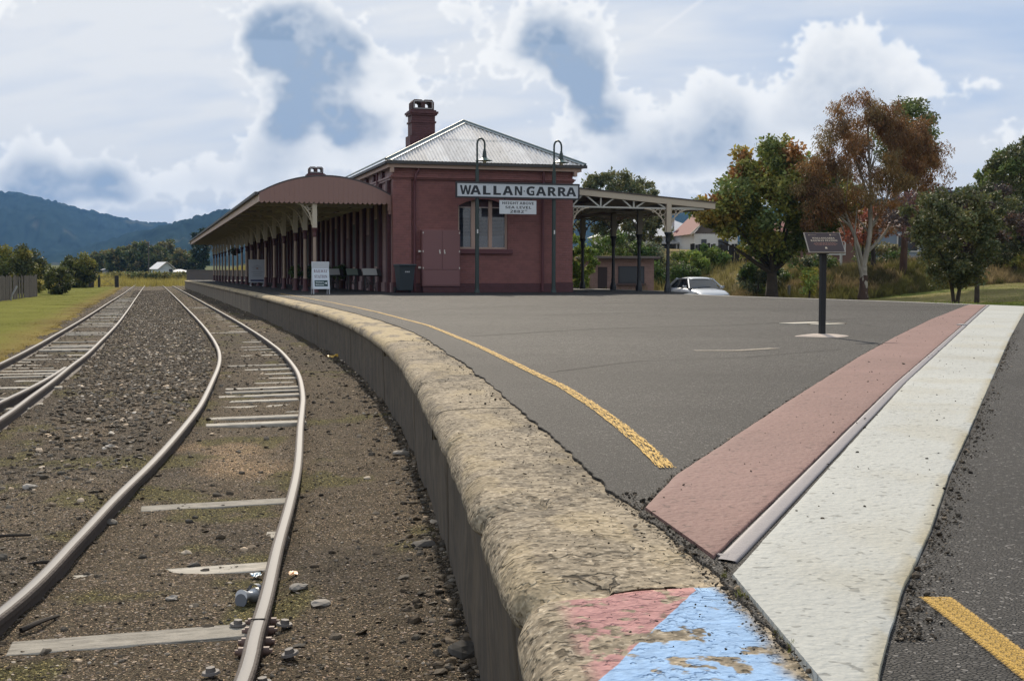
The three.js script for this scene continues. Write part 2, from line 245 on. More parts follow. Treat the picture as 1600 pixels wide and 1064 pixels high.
{ // mown lawn on the left
  const zs = []; for (let z = -8, s = 0.4; z > -136; z -= s) { zs.push(z); s = Math.max(0.3, 0.008 * -z); } const nu = 90;
  const g = gridGeo(nu, zs.length - 1, (i, j) => {
    const z = zs[j], t = i / nu, edge = -2.12 - 0.3 * (fbm(z * 0.35, 9, 3) - 0.5), x = edge - 26 * Math.pow(1 - t, 2.2), n = fbm(x * 0.8, z * 0.5 + 3, 4), worn = sst(1.5, 0.1, edge - x + 0.9 * (n - 0.5));
    let c = [0.145, 0.148, 0.024]; const q = 0.72 + 0.56 * n; c = [lerp(c[0], 0.20, worn * 0.75) * q, lerp(c[1], 0.135, worn * 0.75) * q, lerp(c[2], 0.05, worn * 0.75) * q];
    return [x, 0.035 * sst(0, 0.5, edge - x) - 0.02 + 0.04 * (n - 0.5), z, x, z, ...c];
  }, true);
  tag(part(scene, 'lawn', g, new THREE.MeshPhysicalMaterial({ specularIntensity: 0.1, vertexColors: true, roughness: 1, bumpMap: grain, bumpScale: 0.03 })), 'mown lawn beside the left track', 'lawn', null, 'structure');
}

// ------------------------------------------------------------ loose stones
function stoneGeo(seed, flat) { const g = new THREE.IcosahedronGeometry(1, 1), p = g.attributes.position, q = rng(seed), ax = [1, 0.75 + 0.3 * q(), flat]; const k = [q() * 9, q() * 9]; for (let i = 0; i < p.count; i++) { const x = p.getX(i), y = p.getY(i), z = p.getZ(i), f = 0.62 + 0.7 * vn(x * 1.6 + k[0] + z, y * 1.6 + k[1] + z * 0.7); p.setXYZ(i, x * f * ax[0], z * f * ax[2], y * f * ax[1]); } g.deleteAttribute('uv'); g.computeVertexNormals(); return g; }
const stoneMat = new THREE.MeshPhysicalMaterial({ specularIntensity: 0.35, roughness: 0.9, color: 0xffffff, flatShading: true });
function stones(name, label, n, place, seed) {                          // place(r) -> [x, y, z, size, tone]
  const r = rng(seed), geos = [stoneGeo(seed + 1, 0.5), stoneGeo(seed + 2, 0.32), stoneGeo(seed + 3, 0.65)], root = new THREE.Group(), m4 = new THREE.Matrix4(), q = new THREE.Quaternion(), col = new THREE.Color(); root.name = name; tag(root, label, null, null, 'stuff'); scene.add(root);
  geos.forEach((g, gi) => { const im = new THREE.InstancedMesh(g, stoneMat, Math.floor(n / 3)); im.name = 'stones'; im.castShadow = im.receiveShadow = true;
    for (let i = 0; i < im.count; i++) { const [x, y, z, s, t] = place(r); q.setFromEuler(new THREE.Euler((r() - 0.5) * 0.9, r() * 6.28, (r() - 0.5) * 0.9)); m4.compose(V(x, y + s * 0.12, z), q, V(s, s * (0.7 + 0.5 * r()), s)); im.setMatrixAt(i, m4); const w = r(); col.setRGB(t * (1.05 + 0.3 * w), t * (0.95 + 0.08 * w), t * (0.8 - 0.1 * w)); im.setColorAt(i, col); }
    root.add(im); });
  return root;
}
const tone = (r) => { const q = r(); return 0.045 + 0.15 * q * q + (q > 0.93 ? 0.22 : 0); };
stones('ballast_stones', 'scattered grey and brown stones over the track bed', 66000, (r) => {
  const z = -2.8 - 21 * Math.pow(r(), 1.35), x1 = lipX(z) + 0.08, w = r(), side = r();
  let x = lerp(-3.2, x1, w); if (side < 0.07) x = x1 - 0.3 * r() * r(); else if (side < 0.5) x = lerp(-3.2, mainMid(z) - 0.5, r());
  const s = 0.0035 + 0.009 * r() * r() + (r() > 0.972 ? 0.022 * r() : 0) + (side < 0.012 ? 0.022 * r() : 0); return [x, bedY(x, z), z, s, tone(r)];
}, 31);
stones('far_ballast', 'coarse pale ballast between the two tracks further off', 30000, (r) => {
  let z = -8 - 100 * Math.pow(r(), 1.6); if (r() > sst(-8, -21, z)) z = -21 - 60 * r(); const mid = r() < 0.85, x = mid ? lerp(-0.95, mainMid(z) - 0.62, r()) : lerp(-2.4, lipX(z), r());
  const t = tone(r); return [x, bedY(x, z) + 0.004, z, 0.01 + 0.018 * r(), t * (mid ? 1.45 : 1.1)];
}, 41);

// ------------------------------------------------------------ platform wall and coping
const PATH = (() => { const c = new THREE.CatmullRomCurve3(LIP.map(([x, z]) => V(x, 0, z)), false, 'centripetal'), N = 6000, a = []; let s = 0, prev = null; for (let i = 0; i <= N; i++) { const p = c.getPoint(i / N); if (prev) s += p.distanceTo(prev); const t = c.getTangent(i / N); a.push([s, p.x, p.z, -t.z, t.x]); prev = p; } return a; })();
const pathAt = (s) => { let lo = 0, hi = PATH.length - 1; while (hi - lo > 1) { const m = (lo + hi) >> 1; if (PATH[m][0] <= s) lo = m; else hi = m; } const A = PATH[lo], B = PATH[hi], t = (s - A[0]) / Math.max(1e-9, B[0] - A[0]); return A.map((v, k) => lerp(v, B[k], t)); };
const sOfZ = (z) => { let lo = 0, hi = PATH.length - 1; while (hi - lo > 1) { const m = (lo + hi) >> 1; if (PATH[m][2] >= z) lo = m; else hi = m; } return PATH[lo][0]; };
const wOf = (p) => (innX(p[2]) - p[1]) * p[3] + 0.13;                   // coping width, tucked under the asphalt
const PROF = [[0.075, 0.622], [0.045, 0.626], [0.02, 0.632], [0.006, 0.642], [0, 0.658], [0.001, 0.678], [0.008, 0.70], [0.02, 0.722], [0.038, 0.738], [0.062, 0.748], [0.12, 0.7535]];
const PL = [0]; for (let i = 1; i < PROF.length; i++) PL.push(PL[i - 1] + Math.hypot(PROF[i][0] - PROF[i - 1][0], PROF[i][1] - PROF[i - 1][1]));
const NT = 26, VMAX = PL[PL.length - 1] + 0.72;
function copingPoint(s, k, end) {                                       // k-th point of the profile
  const p = pathAt(s), w = wOf(p); let n, y, v;
  if (k < PROF.length) { [n, y] = PROF[k]; v = PL[k]; } else { const t = (k - PROF.length + 1) / (NT - PROF.length + 1); n = lerp(0.12, w, t); y = 0.7535 + 0.004 * Math.min(1, t * 3); v = PL[PROF.length - 1] + n - 0.12; }
  const worn = sst(-14, -9, p[2]), a = fbm(s * 2.2 + 5, v * 4 + 3, 4) - 0.5, b = fbm(s * 9, v * 14 + 7, 3) - 0.5;
  const lift = (a * 0.012 + b * 0.007) * worn + (1 - worn) * b * 0.004;
  const nose = k < PROF.length ? (fbm(s * 1.4 + 70, 2, 3) - 0.5) * 0.016 * sst(0, 4, k) * worn + b * 0.012 : 0;
  y += k > 3 ? Math.min(0.003, lift - 0.004) : lift * 0.5; n += nose;
  for (const [cz, d, r] of [[-3.62, 0.05, 0.085], [-2.62, 0.045, 0.07], [-7.9, 0.025, 0.07], [-5.2, 0.02, 0.05], [-17.5, 0.02, 0.1], [-24, 0.02, 0.1]]) { const q = Math.exp(-Math.pow((p[2] - cz) / r, 2)) * (k < 13 ? 1 : Math.exp(-(k - 12) * 1.2)); n += d * 0.7 * q; y -= d * 0.5 * q * (k > 4 ? 1 : 0); }
  return { p, n, y, v, w };
}
function coping(s0, s1, ds, cut0, cut1) {                               // cut(v) shifts the ragged ends
  const ns = Math.max(2, Math.round((s1 - s0) / ds));
  return gridGeo(NT, ns + 2, (k, j0) => {
    const down = j0 === 0 || j0 === ns + 2, j = clamp(j0 - 1, 0, ns);
    let s = lerp(s0, s1, j / ns); const v0 = k < PROF.length ? PL[k] : PL[PROF.length - 1] + 0.03 * (k - PROF.length + 1);
    if (j === 0 && cut0) s += cut0(v0); if (j === ns && cut1) s += cut1(v0);
    const c = copingPoint(s, k); const y = down ? Math.min(c.y, 0.62) - 0.02 : c.y;
    return [c.p[1] + c.p[3] * c.n, y, c.p[2] + c.p[4] * c.n, (s - s0) / (s1 - s0), c.v / VMAX];
  });
}
function copingTex(s0, s1, w, h, paint) {
  const bump = new Float32Array(w * h);
  const map = tex(w, h, (x, y) => {
    const s = lerp(s0, s1, x / w), v = y / h * VMAX, p = pathAt(s), n = v < PL[9] ? 0.05 : v - PL[PROF.length - 1] + 0.12, X = p[1] + p[3] * n, Z = p[2] + p[4] * n;
    const lo = fbm(s * 1.7 + 11, v * 3 + 4, 4), mid = fbm(s * 7, v * 16 + 8, 4), hi = fbm(s * 60, v * 70, 3), str = fbm(s * 34 + 3, v * 5 + 2, 4);
    let t = 0.66 + 0.36 * lo + 0.4 * (mid - 0.5) + 1.0 * (hi - 0.5) + 0.4 * (str - 0.5), r = 0.295 * t, g = 0.245 * t, b = 0.175 * t, e = 0.5 + 0.4 * (hi - 0.5) + 0.5 * (mid - 0.5);
    const dirt = sst(0.56, 0.70, fbm(s * 3.1 + 40, v * 6 + 9, 5)) * sst(0.02, 0.12, v); r = lerp(r, 0.10, dirt * 0.7); g = lerp(g, 0.085, dirt * 0.7); b = lerp(b, 0.066, dirt * 0.7);
    const pits = sst(0.62, 0.78, fbm(s * 55 + 3, v * 60, 3)) + 0.6 * sst(0.66, 0.74, fbm(s * 19 + 8, v * 26 + 5, 4)); r *= 1 - 0.5 * Math.min(1, pits); g *= 1 - 0.52 * Math.min(1, pits); b *= 1 - 0.55 * Math.min(1, pits); e -= 0.35 * pits;
    const spk = sst(0.66, 0.74, fbm(s * 90 + 40, v * 95 + 9, 2)); r += 0.14 * spk; g += 0.125 * spk; b += 0.10 * spk;
    const crack = sst(0.012, 0.002, Math.abs(fbm(s * 5.3 + 3, v * 3.5 + 60, 5) - 0.5)) * sst(0.55, 0.68, fbm(s * 2.1, v * 3 + 20, 3)); r *= 1 - 0.75 * crack; g *= 1 - 0.75 * crack; b *= 1 - 0.75 * crack; e -= 0.5 * crack;
    const q = paint ? paint(X, Z, s, v, n, lo, mid, hi) : null; if (q) { r = lerp(r, q[0], q[3]); g = lerp(g, q[1], q[3]); b = lerp(b, q[2], q[3]); e += 0.12 * q[3]; }
        bump[y * w + x] = clamp(e); return [r, g, b];
  }, { wrap: false });
  return new THREE.MeshPhysicalMaterial({ specularIntensity: 0.35, map, bumpMap: tex(w, h, (x, y) => bump[y * w + x], { color: false, wrap: false }), bumpScale: 0.014, roughness: 0.92 });
}
const yellowWash = (X, Z, s, v, n, lo, mid, hi) => { const on = sst(0.10, 0.14, v), f = sst(-12.2, -12.75, Z + 0.35 * (mid - 0.5)); const worn = sst(0.64, 0.5, fbm(s * 2 + 8, v * 9 + 3, 4)); return [0.42 * (0.7 + 0.6 * hi), 0.335 * (0.7 + 0.6 * hi), 0.20 * (0.7 + 0.6 * hi), on * (0.8 * f * worn + 0.32 * (1 - f) * sst(0.54, 0.70, fbm(s * 2.6 + 30, v * 5, 4)))]; };
const flagPaint = (X, Z, s, v, n, lo, mid, hi) => {
  const d = (X - 1.10) * 0.784 + (Z + 2.46) * 0.62 + 0.012 * (mid - 0.5);      // pink on the near side of the border line, blue beyond
  const wear = 0.55 * fbm(s * 11 + 6, v * 13 + 2, 5) + 0.45 * fbm(s * 34 + 6, v * 38 + 2, 4), edge = sst(0.13, 0.2, v + 0.1 * (mid - 0.5)), k = sst(0.6, 0.52, wear);
  if (d < 0) return [0.40 * (0.75 + 0.5 * hi), 0.195 * (0.75 + 0.5 * hi), 0.20 * (0.75 + 0.5 * hi), edge * k * 0.8 * sst(0.02, 0.07, n - 0.05)];
  const right = sst(0.02, -0.03, (X - (1.165 - 0.13 * clamp((Z + 2.42) / 0.5))) + 0.03 * (wear - 0.5)); return [0.26 * (0.8 + 0.4 * hi), 0.40 * (0.8 + 0.4 * hi), 0.60 * (0.8 + 0.4 * hi), Math.min(1, edge * sst(0.63, 0.57, wear)) * right];
};
const pw = thing('platform_wall', 'long curving concrete platform wall with a worn rounded coping', 'platform wall');
{
  const sA = sOfZ(-2.56), sE = sOfZ(-12.6), rag = (k) => (v) => 0.045 * (fbm(v * 9 + k, k, 3) - 0.5) + 0.06 * (v > 0.2 ? (v - 0.2) * 0.8 : 0) ;
  const s0 = sOfZ(0.9);
  const far = [sE, sOfZ(-24.5), sOfZ(-37), sOfZ(-52), sOfZ(-66), sOfZ(-80), sOfZ(-91), sOfZ(-106), sOfZ(-120.9)];
  const a = part(pw, 'coping_slab', coping(s0, sA, 0.02, null, rag(3)), copingTex(s0, sA, 2048, 640, flagPaint)); a.userData.label = 'coping end with flaking pink and blue paint';
  const m = sOfZ(-6.2), gap = (v) => rag(3)(v) + 0.024 + 0.02 * vn(v * 30, 4);
  part(pw, 'coping_slab', coping(sA, m, 0.02, gap, null), copingTex(sA, m, 2048, 512, yellowWash)).userData.label = 'bare weathered coping with cracks and chips';
  part(pw, 'coping_slab', coping(m + 0.004, sE, 0.04, null, (v) => 0.05 * (vn(v * 12, 5) - 0.5)), copingTex(m, sE, 2048, 320, yellowWash));
  const farMat = copingTex(sE, sOfZ(-24.5), 2048, 256, yellowWash);
  for (let i = 0; i + 1 < far.length; i++) part(pw, 'coping_slab', coping(far[i] + 0.012, far[i + 1], 0.12 + 0.06 * i, i ? null : (v) => 0.05 * (vn(v * 12, 5) - 0.5)), farMat);
  // board-marked wall face in panels
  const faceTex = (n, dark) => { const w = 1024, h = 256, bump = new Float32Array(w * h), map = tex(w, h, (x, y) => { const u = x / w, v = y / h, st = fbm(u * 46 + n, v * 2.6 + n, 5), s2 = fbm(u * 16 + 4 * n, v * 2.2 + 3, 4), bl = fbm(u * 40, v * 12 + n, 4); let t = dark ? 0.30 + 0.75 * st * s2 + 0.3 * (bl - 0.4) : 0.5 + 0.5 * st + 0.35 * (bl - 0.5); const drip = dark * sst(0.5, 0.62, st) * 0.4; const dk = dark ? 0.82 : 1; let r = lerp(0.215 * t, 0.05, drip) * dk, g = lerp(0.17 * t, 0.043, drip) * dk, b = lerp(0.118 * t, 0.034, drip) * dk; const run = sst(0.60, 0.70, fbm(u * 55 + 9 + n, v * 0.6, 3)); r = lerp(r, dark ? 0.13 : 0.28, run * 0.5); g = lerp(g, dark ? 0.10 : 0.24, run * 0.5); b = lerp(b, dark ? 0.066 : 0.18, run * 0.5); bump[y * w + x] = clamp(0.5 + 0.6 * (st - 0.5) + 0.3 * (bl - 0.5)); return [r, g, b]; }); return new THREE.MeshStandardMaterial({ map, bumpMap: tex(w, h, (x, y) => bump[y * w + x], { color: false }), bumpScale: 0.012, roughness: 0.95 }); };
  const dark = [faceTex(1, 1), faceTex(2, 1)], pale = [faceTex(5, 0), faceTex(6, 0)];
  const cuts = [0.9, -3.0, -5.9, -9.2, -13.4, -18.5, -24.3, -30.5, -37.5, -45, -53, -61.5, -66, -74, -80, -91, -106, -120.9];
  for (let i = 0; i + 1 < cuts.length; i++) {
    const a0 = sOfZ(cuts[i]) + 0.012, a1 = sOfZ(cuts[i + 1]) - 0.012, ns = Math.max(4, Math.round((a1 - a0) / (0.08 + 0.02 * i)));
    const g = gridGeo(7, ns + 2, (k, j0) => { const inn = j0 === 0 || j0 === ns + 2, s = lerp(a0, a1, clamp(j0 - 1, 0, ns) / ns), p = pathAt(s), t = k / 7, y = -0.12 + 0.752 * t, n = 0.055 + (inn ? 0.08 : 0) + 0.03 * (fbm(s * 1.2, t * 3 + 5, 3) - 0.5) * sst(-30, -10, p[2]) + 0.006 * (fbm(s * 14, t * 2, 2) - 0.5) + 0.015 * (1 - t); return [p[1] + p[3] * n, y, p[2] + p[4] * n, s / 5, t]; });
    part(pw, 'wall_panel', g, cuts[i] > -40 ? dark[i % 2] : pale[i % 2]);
  }
  const e = pathAt(PATH[PATH.length - 1][0]); part(pw, 'end_wall', bb(e[1] + 0.06, 19.4, -0.1, 0.745, -121.2, -120.95), std(0.16, 0.145, 0.12, 0.95));
  part(pw, 'core', gridGeo(1, 60, (k, j) => { const s = lerp(s0, PATH[PATH.length - 1][0] - 0.1, j / 60), p = pathAt(s); return [p[1] + 0.17, k ? 0.7 : -0.1, p[2], 0, 0]; }), std(0.05, 0.045, 0.04, 1));
}

// ------------------------------------------------------------ platform top
const platform = new THREE.Group(); platform.name = 'platform'; scene.add(platform); tag(platform, 'asphalt platform with painted concrete border strips', 'platform', null, 'structure');
const asphalt = new THREE.MeshPhysicalMaterial({ specularIntensity: 0.68, map: asphaltTex.map, bumpMap: asphaltTex.bump, bumpScale: 0.009, roughness: 0.78, vertexColors: true });
const YEL = [[1.2, -2.6], [1.70, -4.03], [1.83, -4.55], [1.98, -5.22], [2.15, -6.05], [2.33, -7.06], [2.59, -8.97], [2.98, -11.87], [3.22, -13.95], [3.43, -15.85], [3.6, -18.52], [3.79, -21.67], [3.93, -25.3], [4.03, -29], [4.1, -34], [4.15, -42]];
const innRag = (z) => innX(z) + (z > -13.5 ? 0.05 * (fbm(z * 3.3, 4, 4) - 0.5) + 0.028 * (fbm(z * 14, 9, 3) - 0.5) : 0.02 * (fbm(z * 2, 4, 3) - 0.5));
const topY = (x, z) => YP + 0.008 * (fbm(x * 0.6 + 3, z * 0.6 + 8, 3) - 0.5);
{
  const zs = []; for (let z = 3, s = 0.03; z > -121; z -= s) { zs.push(z); s = z > -0.8 ? 0.1 : Math.max(0.028, 0.006 * -z); } zs.push(-121);
  const nu = 84;
  const g = gridGeo(nu, zs.length - 1, (i0, j) => {
    const z = zs[j], skirt = i0 === 0, skirt2 = i0 === nu, i = clamp(i0 - 1, 0, nu - 2), xa = innRag(z), xb = interp(RIGHT, z) - 0.28, x = lerp(xa, xb, Math.pow(i / (nu - 2), 1.7));
    const n = fbm(x * 0.35 + 60, z * 0.22 + 3, 4), band = fbm((x + z * 0.75) * 0.10 + 2, (z - x * 0.5) * 0.75 + 9, 4), f = fbm(x * 4, z * 4, 3);
    let t = 0.58 + 0.5 * n + 1.25 * (band - 0.38) + 0.35 * (f - 0.5) - 0.25 * sst(0.6, 0.7, fbm(x * 0.9 + 33, z * 0.9 + 5, 4));
    const fill = sst(0.12, -0.12, x - interp(YEL, z) + 0.2 * (n - 0.5) + 0.1); t *= 1 - 0.42 * fill;   // newer, darker bitumen laid along the coping
    const nearB = 0.14; t *= 1 - nearB * sst(0.35, 0.6, fbm(x * 0.5 + 9, z * 0.5, 3));
    return [x, skirt || skirt2 ? YP - 0.06 : topY(x, z), z, x, z, t * 1.06, t * 1.03, t];
  }, true);
  part(platform, 'asphalt', g, asphalt);
  const kz = []; for (let z = 3; z > -58; z -= 0.5) kz.push(z);
  part(platform, 'kerb', gridGeo(4, kz.length - 1, (i, j) => { const z = kz[j], x = interp(RIGHT, z); return [[x - 0.3, YP - 0.05], [x - 0.3, YP + 0.004], [x - 0.03, YP + 0.004], [x, YP - 0.03], [x, -0.4]][i].concat([z, i * 0.3, z]); }), std(0.33, 0.32, 0.295, 0.85, { bumpMap: grain, bumpScale: 0.01 }));
}
function along(pts) { const L = [0]; for (let i = 1; i < pts.length; i++) L.push(L[i - 1] + Math.hypot(pts[i][0] - pts[i - 1][0], pts[i][1] - pts[i - 1][1])); return (t) => { const d = t * L[L.length - 1]; let i = 1; while (i < pts.length - 1 && L[i] < d) i++; const q = (d - L[i - 1]) / (L[i] - L[i - 1]); return [lerp(pts[i - 1][0], pts[i][0], q), lerp(pts[i - 1][1], pts[i][1], q)]; }; }
function strip(Lp, Rp, top, n, m, rough, fn) {                          // raised slab between two lines
  const l = along(Lp), r = along(Rp); let len = 0;
  return gridGeo(m + 4, n + 2, (i0, j0) => {
    const j = clamp(j0 - 1, 0, n), t = Math.pow(j / n, 1.6), a = l(t), b = r(t), i = clamp(i0 - 2, 0, m), w = i / m;
    const lowI = i0 === 0 || i0 === m + 4, bev = i0 === 1 || i0 === m + 3, lowJ = j0 === 0 || j0 === n + 2;
    const jit = (i0 <= 2 || i0 >= m + 2) ? rough * (fbm(a[0] * 9 + i0 * 40, a[1] * 9, 3) - 0.5) : 0; const dx = b[0] - a[0], dz = b[1] - a[1], dl = Math.hypot(dx, dz);
    const out = (i0 <= 1 ? -0.006 : i0 >= m + 3 ? 0.006 : 0) + jit, x = lerp(a[0], b[0], w) + dx / dl * out, z = lerp(a[1], b[1], w) + dz / dl * out;
    const y = lowI || lowJ ? YP - 0.05 : bev ? YP + top - 0.007 : YP + top + 0.003 * (fbm(x * 2, z * 2, 3) - 0.5);
    return [x, y, z, x, z, ...fn(x, z, w)];
  }, true);
}
const redL = [[1.345, -3.34], [1.67, -3.87], [2.15, -4.53], [3.05, -5.77], [5.46, -9.05], [7.55, -11.82], [11.08, -16.41], [13.79, -19.82], [16.33, -23.03], [17.6, -24.6]], redR = [[1.265, -2.72], [2.81, -4.77], [4.36, -6.82], [7.78, -11.27], [15.6, -21.45], [17.7, -24.15]];
const whL = [[1.225, -2.53], [4.43, -6.80], [7.88, -11.28], [15.72, -21.46], [17.7, -24.0]], whR = [[0.98, -1.58], [1.17, -1.86], [1.51, -2.32], [1.98, -2.91], [2.53, -3.63], [3.32, -4.63], [4.87, -6.60], [6.53, -8.71], [8.75, -11.53], [16.2, -20.9], [17.7, -22.8]];
const slabMat = new THREE.MeshPhysicalMaterial({ specularIntensity: 0.4, vertexColors: true, roughness: 0.78, bumpMap: grain, bumpScale: 0.006, map: tex(1024, 1024, (x, y) => { const f = 0.80 + 0.10 * fbm(x / 64, y / 64, 4, 16) + 0.16 * (fbm(x / 6, y / 6, 3, 170) - 0.3) - 0.35 * sst(0.755, 0.80, fbm(x / 22 + 5, y / 22, 2)); return [f, f, f * 0.99]; }) });
part(platform, 'red_concrete_strip', strip(redL, redR, 0.007, 260, 10, 0.012, (x, z) => { const n = fbm(x * 1.1 + 4, z * 1.1, 4), f = fbm(x * 9, z * 9, 3), q = 0.86 + 0.3 * n + 0.12 * (f - 0.5), pale = sst(0.5, 0.68, fbm(x * 2.2 + 8, z * 2.2 + 1, 4)) * 0.28; return [lerp(0.22, 0.255, pale) * q, lerp(0.128, 0.155, pale) * q, lerp(0.112, 0.14, pale) * q]; }), slabMat);
part(platform, 'white_concrete_strip', strip(whL, whR, 0.008, 260, 10, 0.012, (x, z, w) => { const n = fbm(x * 1.3 + 14, z * 1.3, 4), st = sst(0.56, 0.72, fbm(x * 1.9 + 3, z * 1.9 + 21, 5)) * 0.35, q = 0.9 + 0.18 * n, ed = sst(0.965, 1, w) * sst(0.42, 0.5, fbm(x * 3, z * 3 + 5, 3)); return [lerp(0.435, 0.395, st + ed) * q, lerp(0.445, 0.37, st + ed) * q, lerp(0.42, 0.29, st + ed) * q]; }), slabMat);
{ // steel rail set into the slot between the strips
  const a = along(redR), b = along(whL), pts = []; for (let i = 0; i <= 60; i++) { const t = Math.pow(i / 60, 1.5), p = a(t), q = b(t); pts.push([lerp(p[0], q[0], 0.45), YP - 0.012, lerp(p[1], q[1], 0.45)]); } pts[0] = [1.31, YP - 0.012, -2.74];
  const n = 9, g = gridGeo(n, 60, (i, j) => { const p = pts[j], q = pts[Math.min(60, j + 1)], o = pts[Math.max(0, j - 1)], dx = q[0] - o[0], dz = q[2] - o[2], l = Math.hypot(dx, dz), s = [-0.026, -0.026, -0.023, -0.013, 0, 0.013, 0.02, 0.026, 0.026, 0.026][i], y = [-0.03, 0.006, 0.0105, 0.012, 0.0122, 0.012, 0.0118, 0.0105, 0.006, -0.03][i]; return [p[0] - dz / l * s, p[1] + y + 0.004, p[2] + dx / l * s, i * 0.01, j]; });
  part(platform, 'border_rail', g, std(0.145, 0.135, 0.15, 0.62, { metalness: 0.1, bumpMap: grain, bumpScale: 0.002 }));
  part(platform, 'slot_bed', gridGeo(1, 60, (i, j) => { const t = j / 60, p = a(t), q = b(t); return [i ? q[0] + 0.03 : p[0] - 0.03, YP - 0.022, i ? q[1] : p[1], t * 30, i]; }), std(0.045, 0.04, 0.035, 1));
  part(platform, 'rail_joint', bx(0.12, 0.028, 0.09, 0, 0, 0).rotateY(0.65).translate(10.28, YP + 0.004, -14.53), std(0.4, 0.39, 0.38, 0.6));
}
const worn = tex(512, 512, (x, y) => { const e = Math.min(x, 511 - x) / 512, n = fbm(x / 512 * 30, y / 512 * 30, 5, 30); return sst(0.60, 0.50, n + 0.35 * sst(0.12, 0, e)); }, { color: false });
const yellowMat = new THREE.MeshPhysicalMaterial({ specularIntensity: 0.4, color: C(0.56, 0.345, 0.07), roughness: 0.75, alphaMap: worn, transparent: true, map: tex(256, 256, (x, y) => { const f = 0.7 + 0.5 * fbm(x / 16, y / 16, 4, 16); return [f, f, f]; }) });
const yline = (pts, w, lift = 0.005) => { const a = along(pts), n = 160; return gridGeo(4, n, (i, j) => { const t = j / n, p = a(t), q = a(Math.min(1, t + 0.01)), o = a(Math.max(0, t - 0.01)), dx = q[0] - o[0], dz = q[1] - o[1], l = Math.hypot(dx, dz), s = (i / 4 - 0.5) * w * (1 + 0.1 * (fbm(t * 60, i, 2) - 0.5)), x = p[0] - dz / l * s, z = p[1] + dx / l * s; return [x, topY(x, z) + lift, z, i / 4, t * 36]; }); };
part(platform, 'yellow_line', yline(YEL.slice(1), 0.072), yellowMat);
part(platform, 'yellow_line', yline([[1.55, -2.26], [1.43, -1.84], [1.3, -1.4]], 0.075), yellowMat);
part(platform, 'faded_paint', yline([[4.55, -10.2], [4.9, -10.1], [5.4, -10.35]], 0.14), new THREE.MeshStandardMaterial({ color: C(0.30, 0.26, 0.2), roughness: 0.8, alphaMap: worn, transparent: true }));
const seamMat = new THREE.MeshPhysicalMaterial({ color: C(0.022, 0.021, 0.02), roughness: 0.8, specularIntensity: 0.4, alphaMap: worn, transparent: true });
[[[[3.3, -13.2], [5.2, -14.6], [7.4, -15.3], [11, -17.6]], 0.10], [[[2.6, -8.2], [3.6, -9.1], [4.6, -9.3], [5.9, -10.1]], 0.03], [[[6.2, -19.5], [9.5, -21.5], [13.5, -22.6]], 0.14], [[[4.6, -22.5], [8.2, -26], [13.5, -29.5], [17, -31]], 0.16], [[[9.0, -14.6], [10.2, -18.2], [11.4, -22.0]], 0.05]].forEach(([p, w]) => part(platform, 'asphalt_seam', yline(p, w, 0.003), seamMat));
// crumbled edge, grit and weeds where strips, asphalt and coping meet
stones('edge_grit', 'dark grit and crumbs of asphalt along the broken edges', 7000, (r) => {
  const u = r(); let x, z; if (u < 0.2) { z = -1.3 - 2.3 * r(); x = innX(z) + (r() - 0.35) * 0.09; } else if (u < 0.66) { const a = along(whR)(0.02 + 0.55 * Math.pow(r(), 1.6)), o = 0.012 + 0.1 * r() * r(); x = a[0] + o * 0.795; z = a[1] + o * 0.606; } else if (u < 0.82) { const a = along(redL)(0.7 * Math.pow(r(), 1.5)), o = 0.008 + 0.02 * r() * r(); x = a[0] - o * 0.795; z = a[1] - o * 0.606; } else { z = -2 - 11 * r(); x = innX(z) - 0.02 - 0.4 * r() * r(); }
  return [x, YP + 0.001, z, 0.0014 + 0.0035 * r() * r() + (r() > 0.98 ? 0.006 : 0), r() < 0.82 ? 0.02 + 0.03 * r() : 0.1 + 0.14 * r()];
}, 51);
stones('strip_pebbles', 'small dark pebbles lying on the concrete strips', 240, (r) => { const a = along(redL)(Math.pow(r(), 1.4) * 0.75), w = r() * 0.95; return [a[0] + w * 0.795, YP + 0.0085, a[1] + w * 0.606, 0.002 + 0.005 * r() * r() + (r() > 0.96 ? 0.006 : 0), 0.02 + 0.04 * r()]; }, 61);

// ------------------------------------------------------------ railway tracks
const rust = std(0.075, 0.06, 0.052, 0.85, { bumpMap: grain, bumpScale: 0.004 }), shine = new THREE.MeshStandardMaterial({ color: C(0.15, 0.147, 0.147), metalness: 0.05, roughness: 0.68, bumpMap: grain, bumpScale: 0.0008 });
function railGeo(pts, head) {
  const c = new THREE.CatmullRomCurve3(pts.map(([x, z]) => V(x, 0, z)), false, 'centripetal'), L = c.getLength(), N = Math.round(Math.min(420, L * 4)), prof = head ? [[-0.017, 0.0004], [-0.012, 0.0014], [0, 0.0018], [0.015, 0.0012], [0.019, 0.0004]] : [[-0.055, -0.125], [-0.055, -0.115], [-0.012, -0.1], [-0.009, -0.05], [-0.012, -0.043], [-0.03, -0.036], [-0.032, -0.012], [-0.027, -0.003], [-0.018, 0], [0.018, 0], [0.027, -0.003], [0.032, -0.012], [0.03, -0.036], [0.012, -0.043], [0.009, -0.05], [0.012, -0.1], [0.055, -0.115], [0.055, -0.125]];
  return toCreasedNormals(gridGeo(prof.length - 1, N, (i, j) => { const t = Math.pow(j / N, 1.5), p = c.getPointAt(t), q = c.getTangentAt(t), y = YR + 0.006 * (fbm(p.z * 0.4 + pts[0][0], 3, 2) - 0.5); return [p.x - q.z * prof[i][0], y + prof[i][1], p.z + q.x * prof[i][0], i * 0.02, t * L]; }), 0.45);
}
function rail(t, pts, label) { const r = part(t, 'rail', railGeo(pts, false), rust); part(r, 'running_surface', railGeo(pts, true), shine); if (label) r.userData.label = label; return r; }
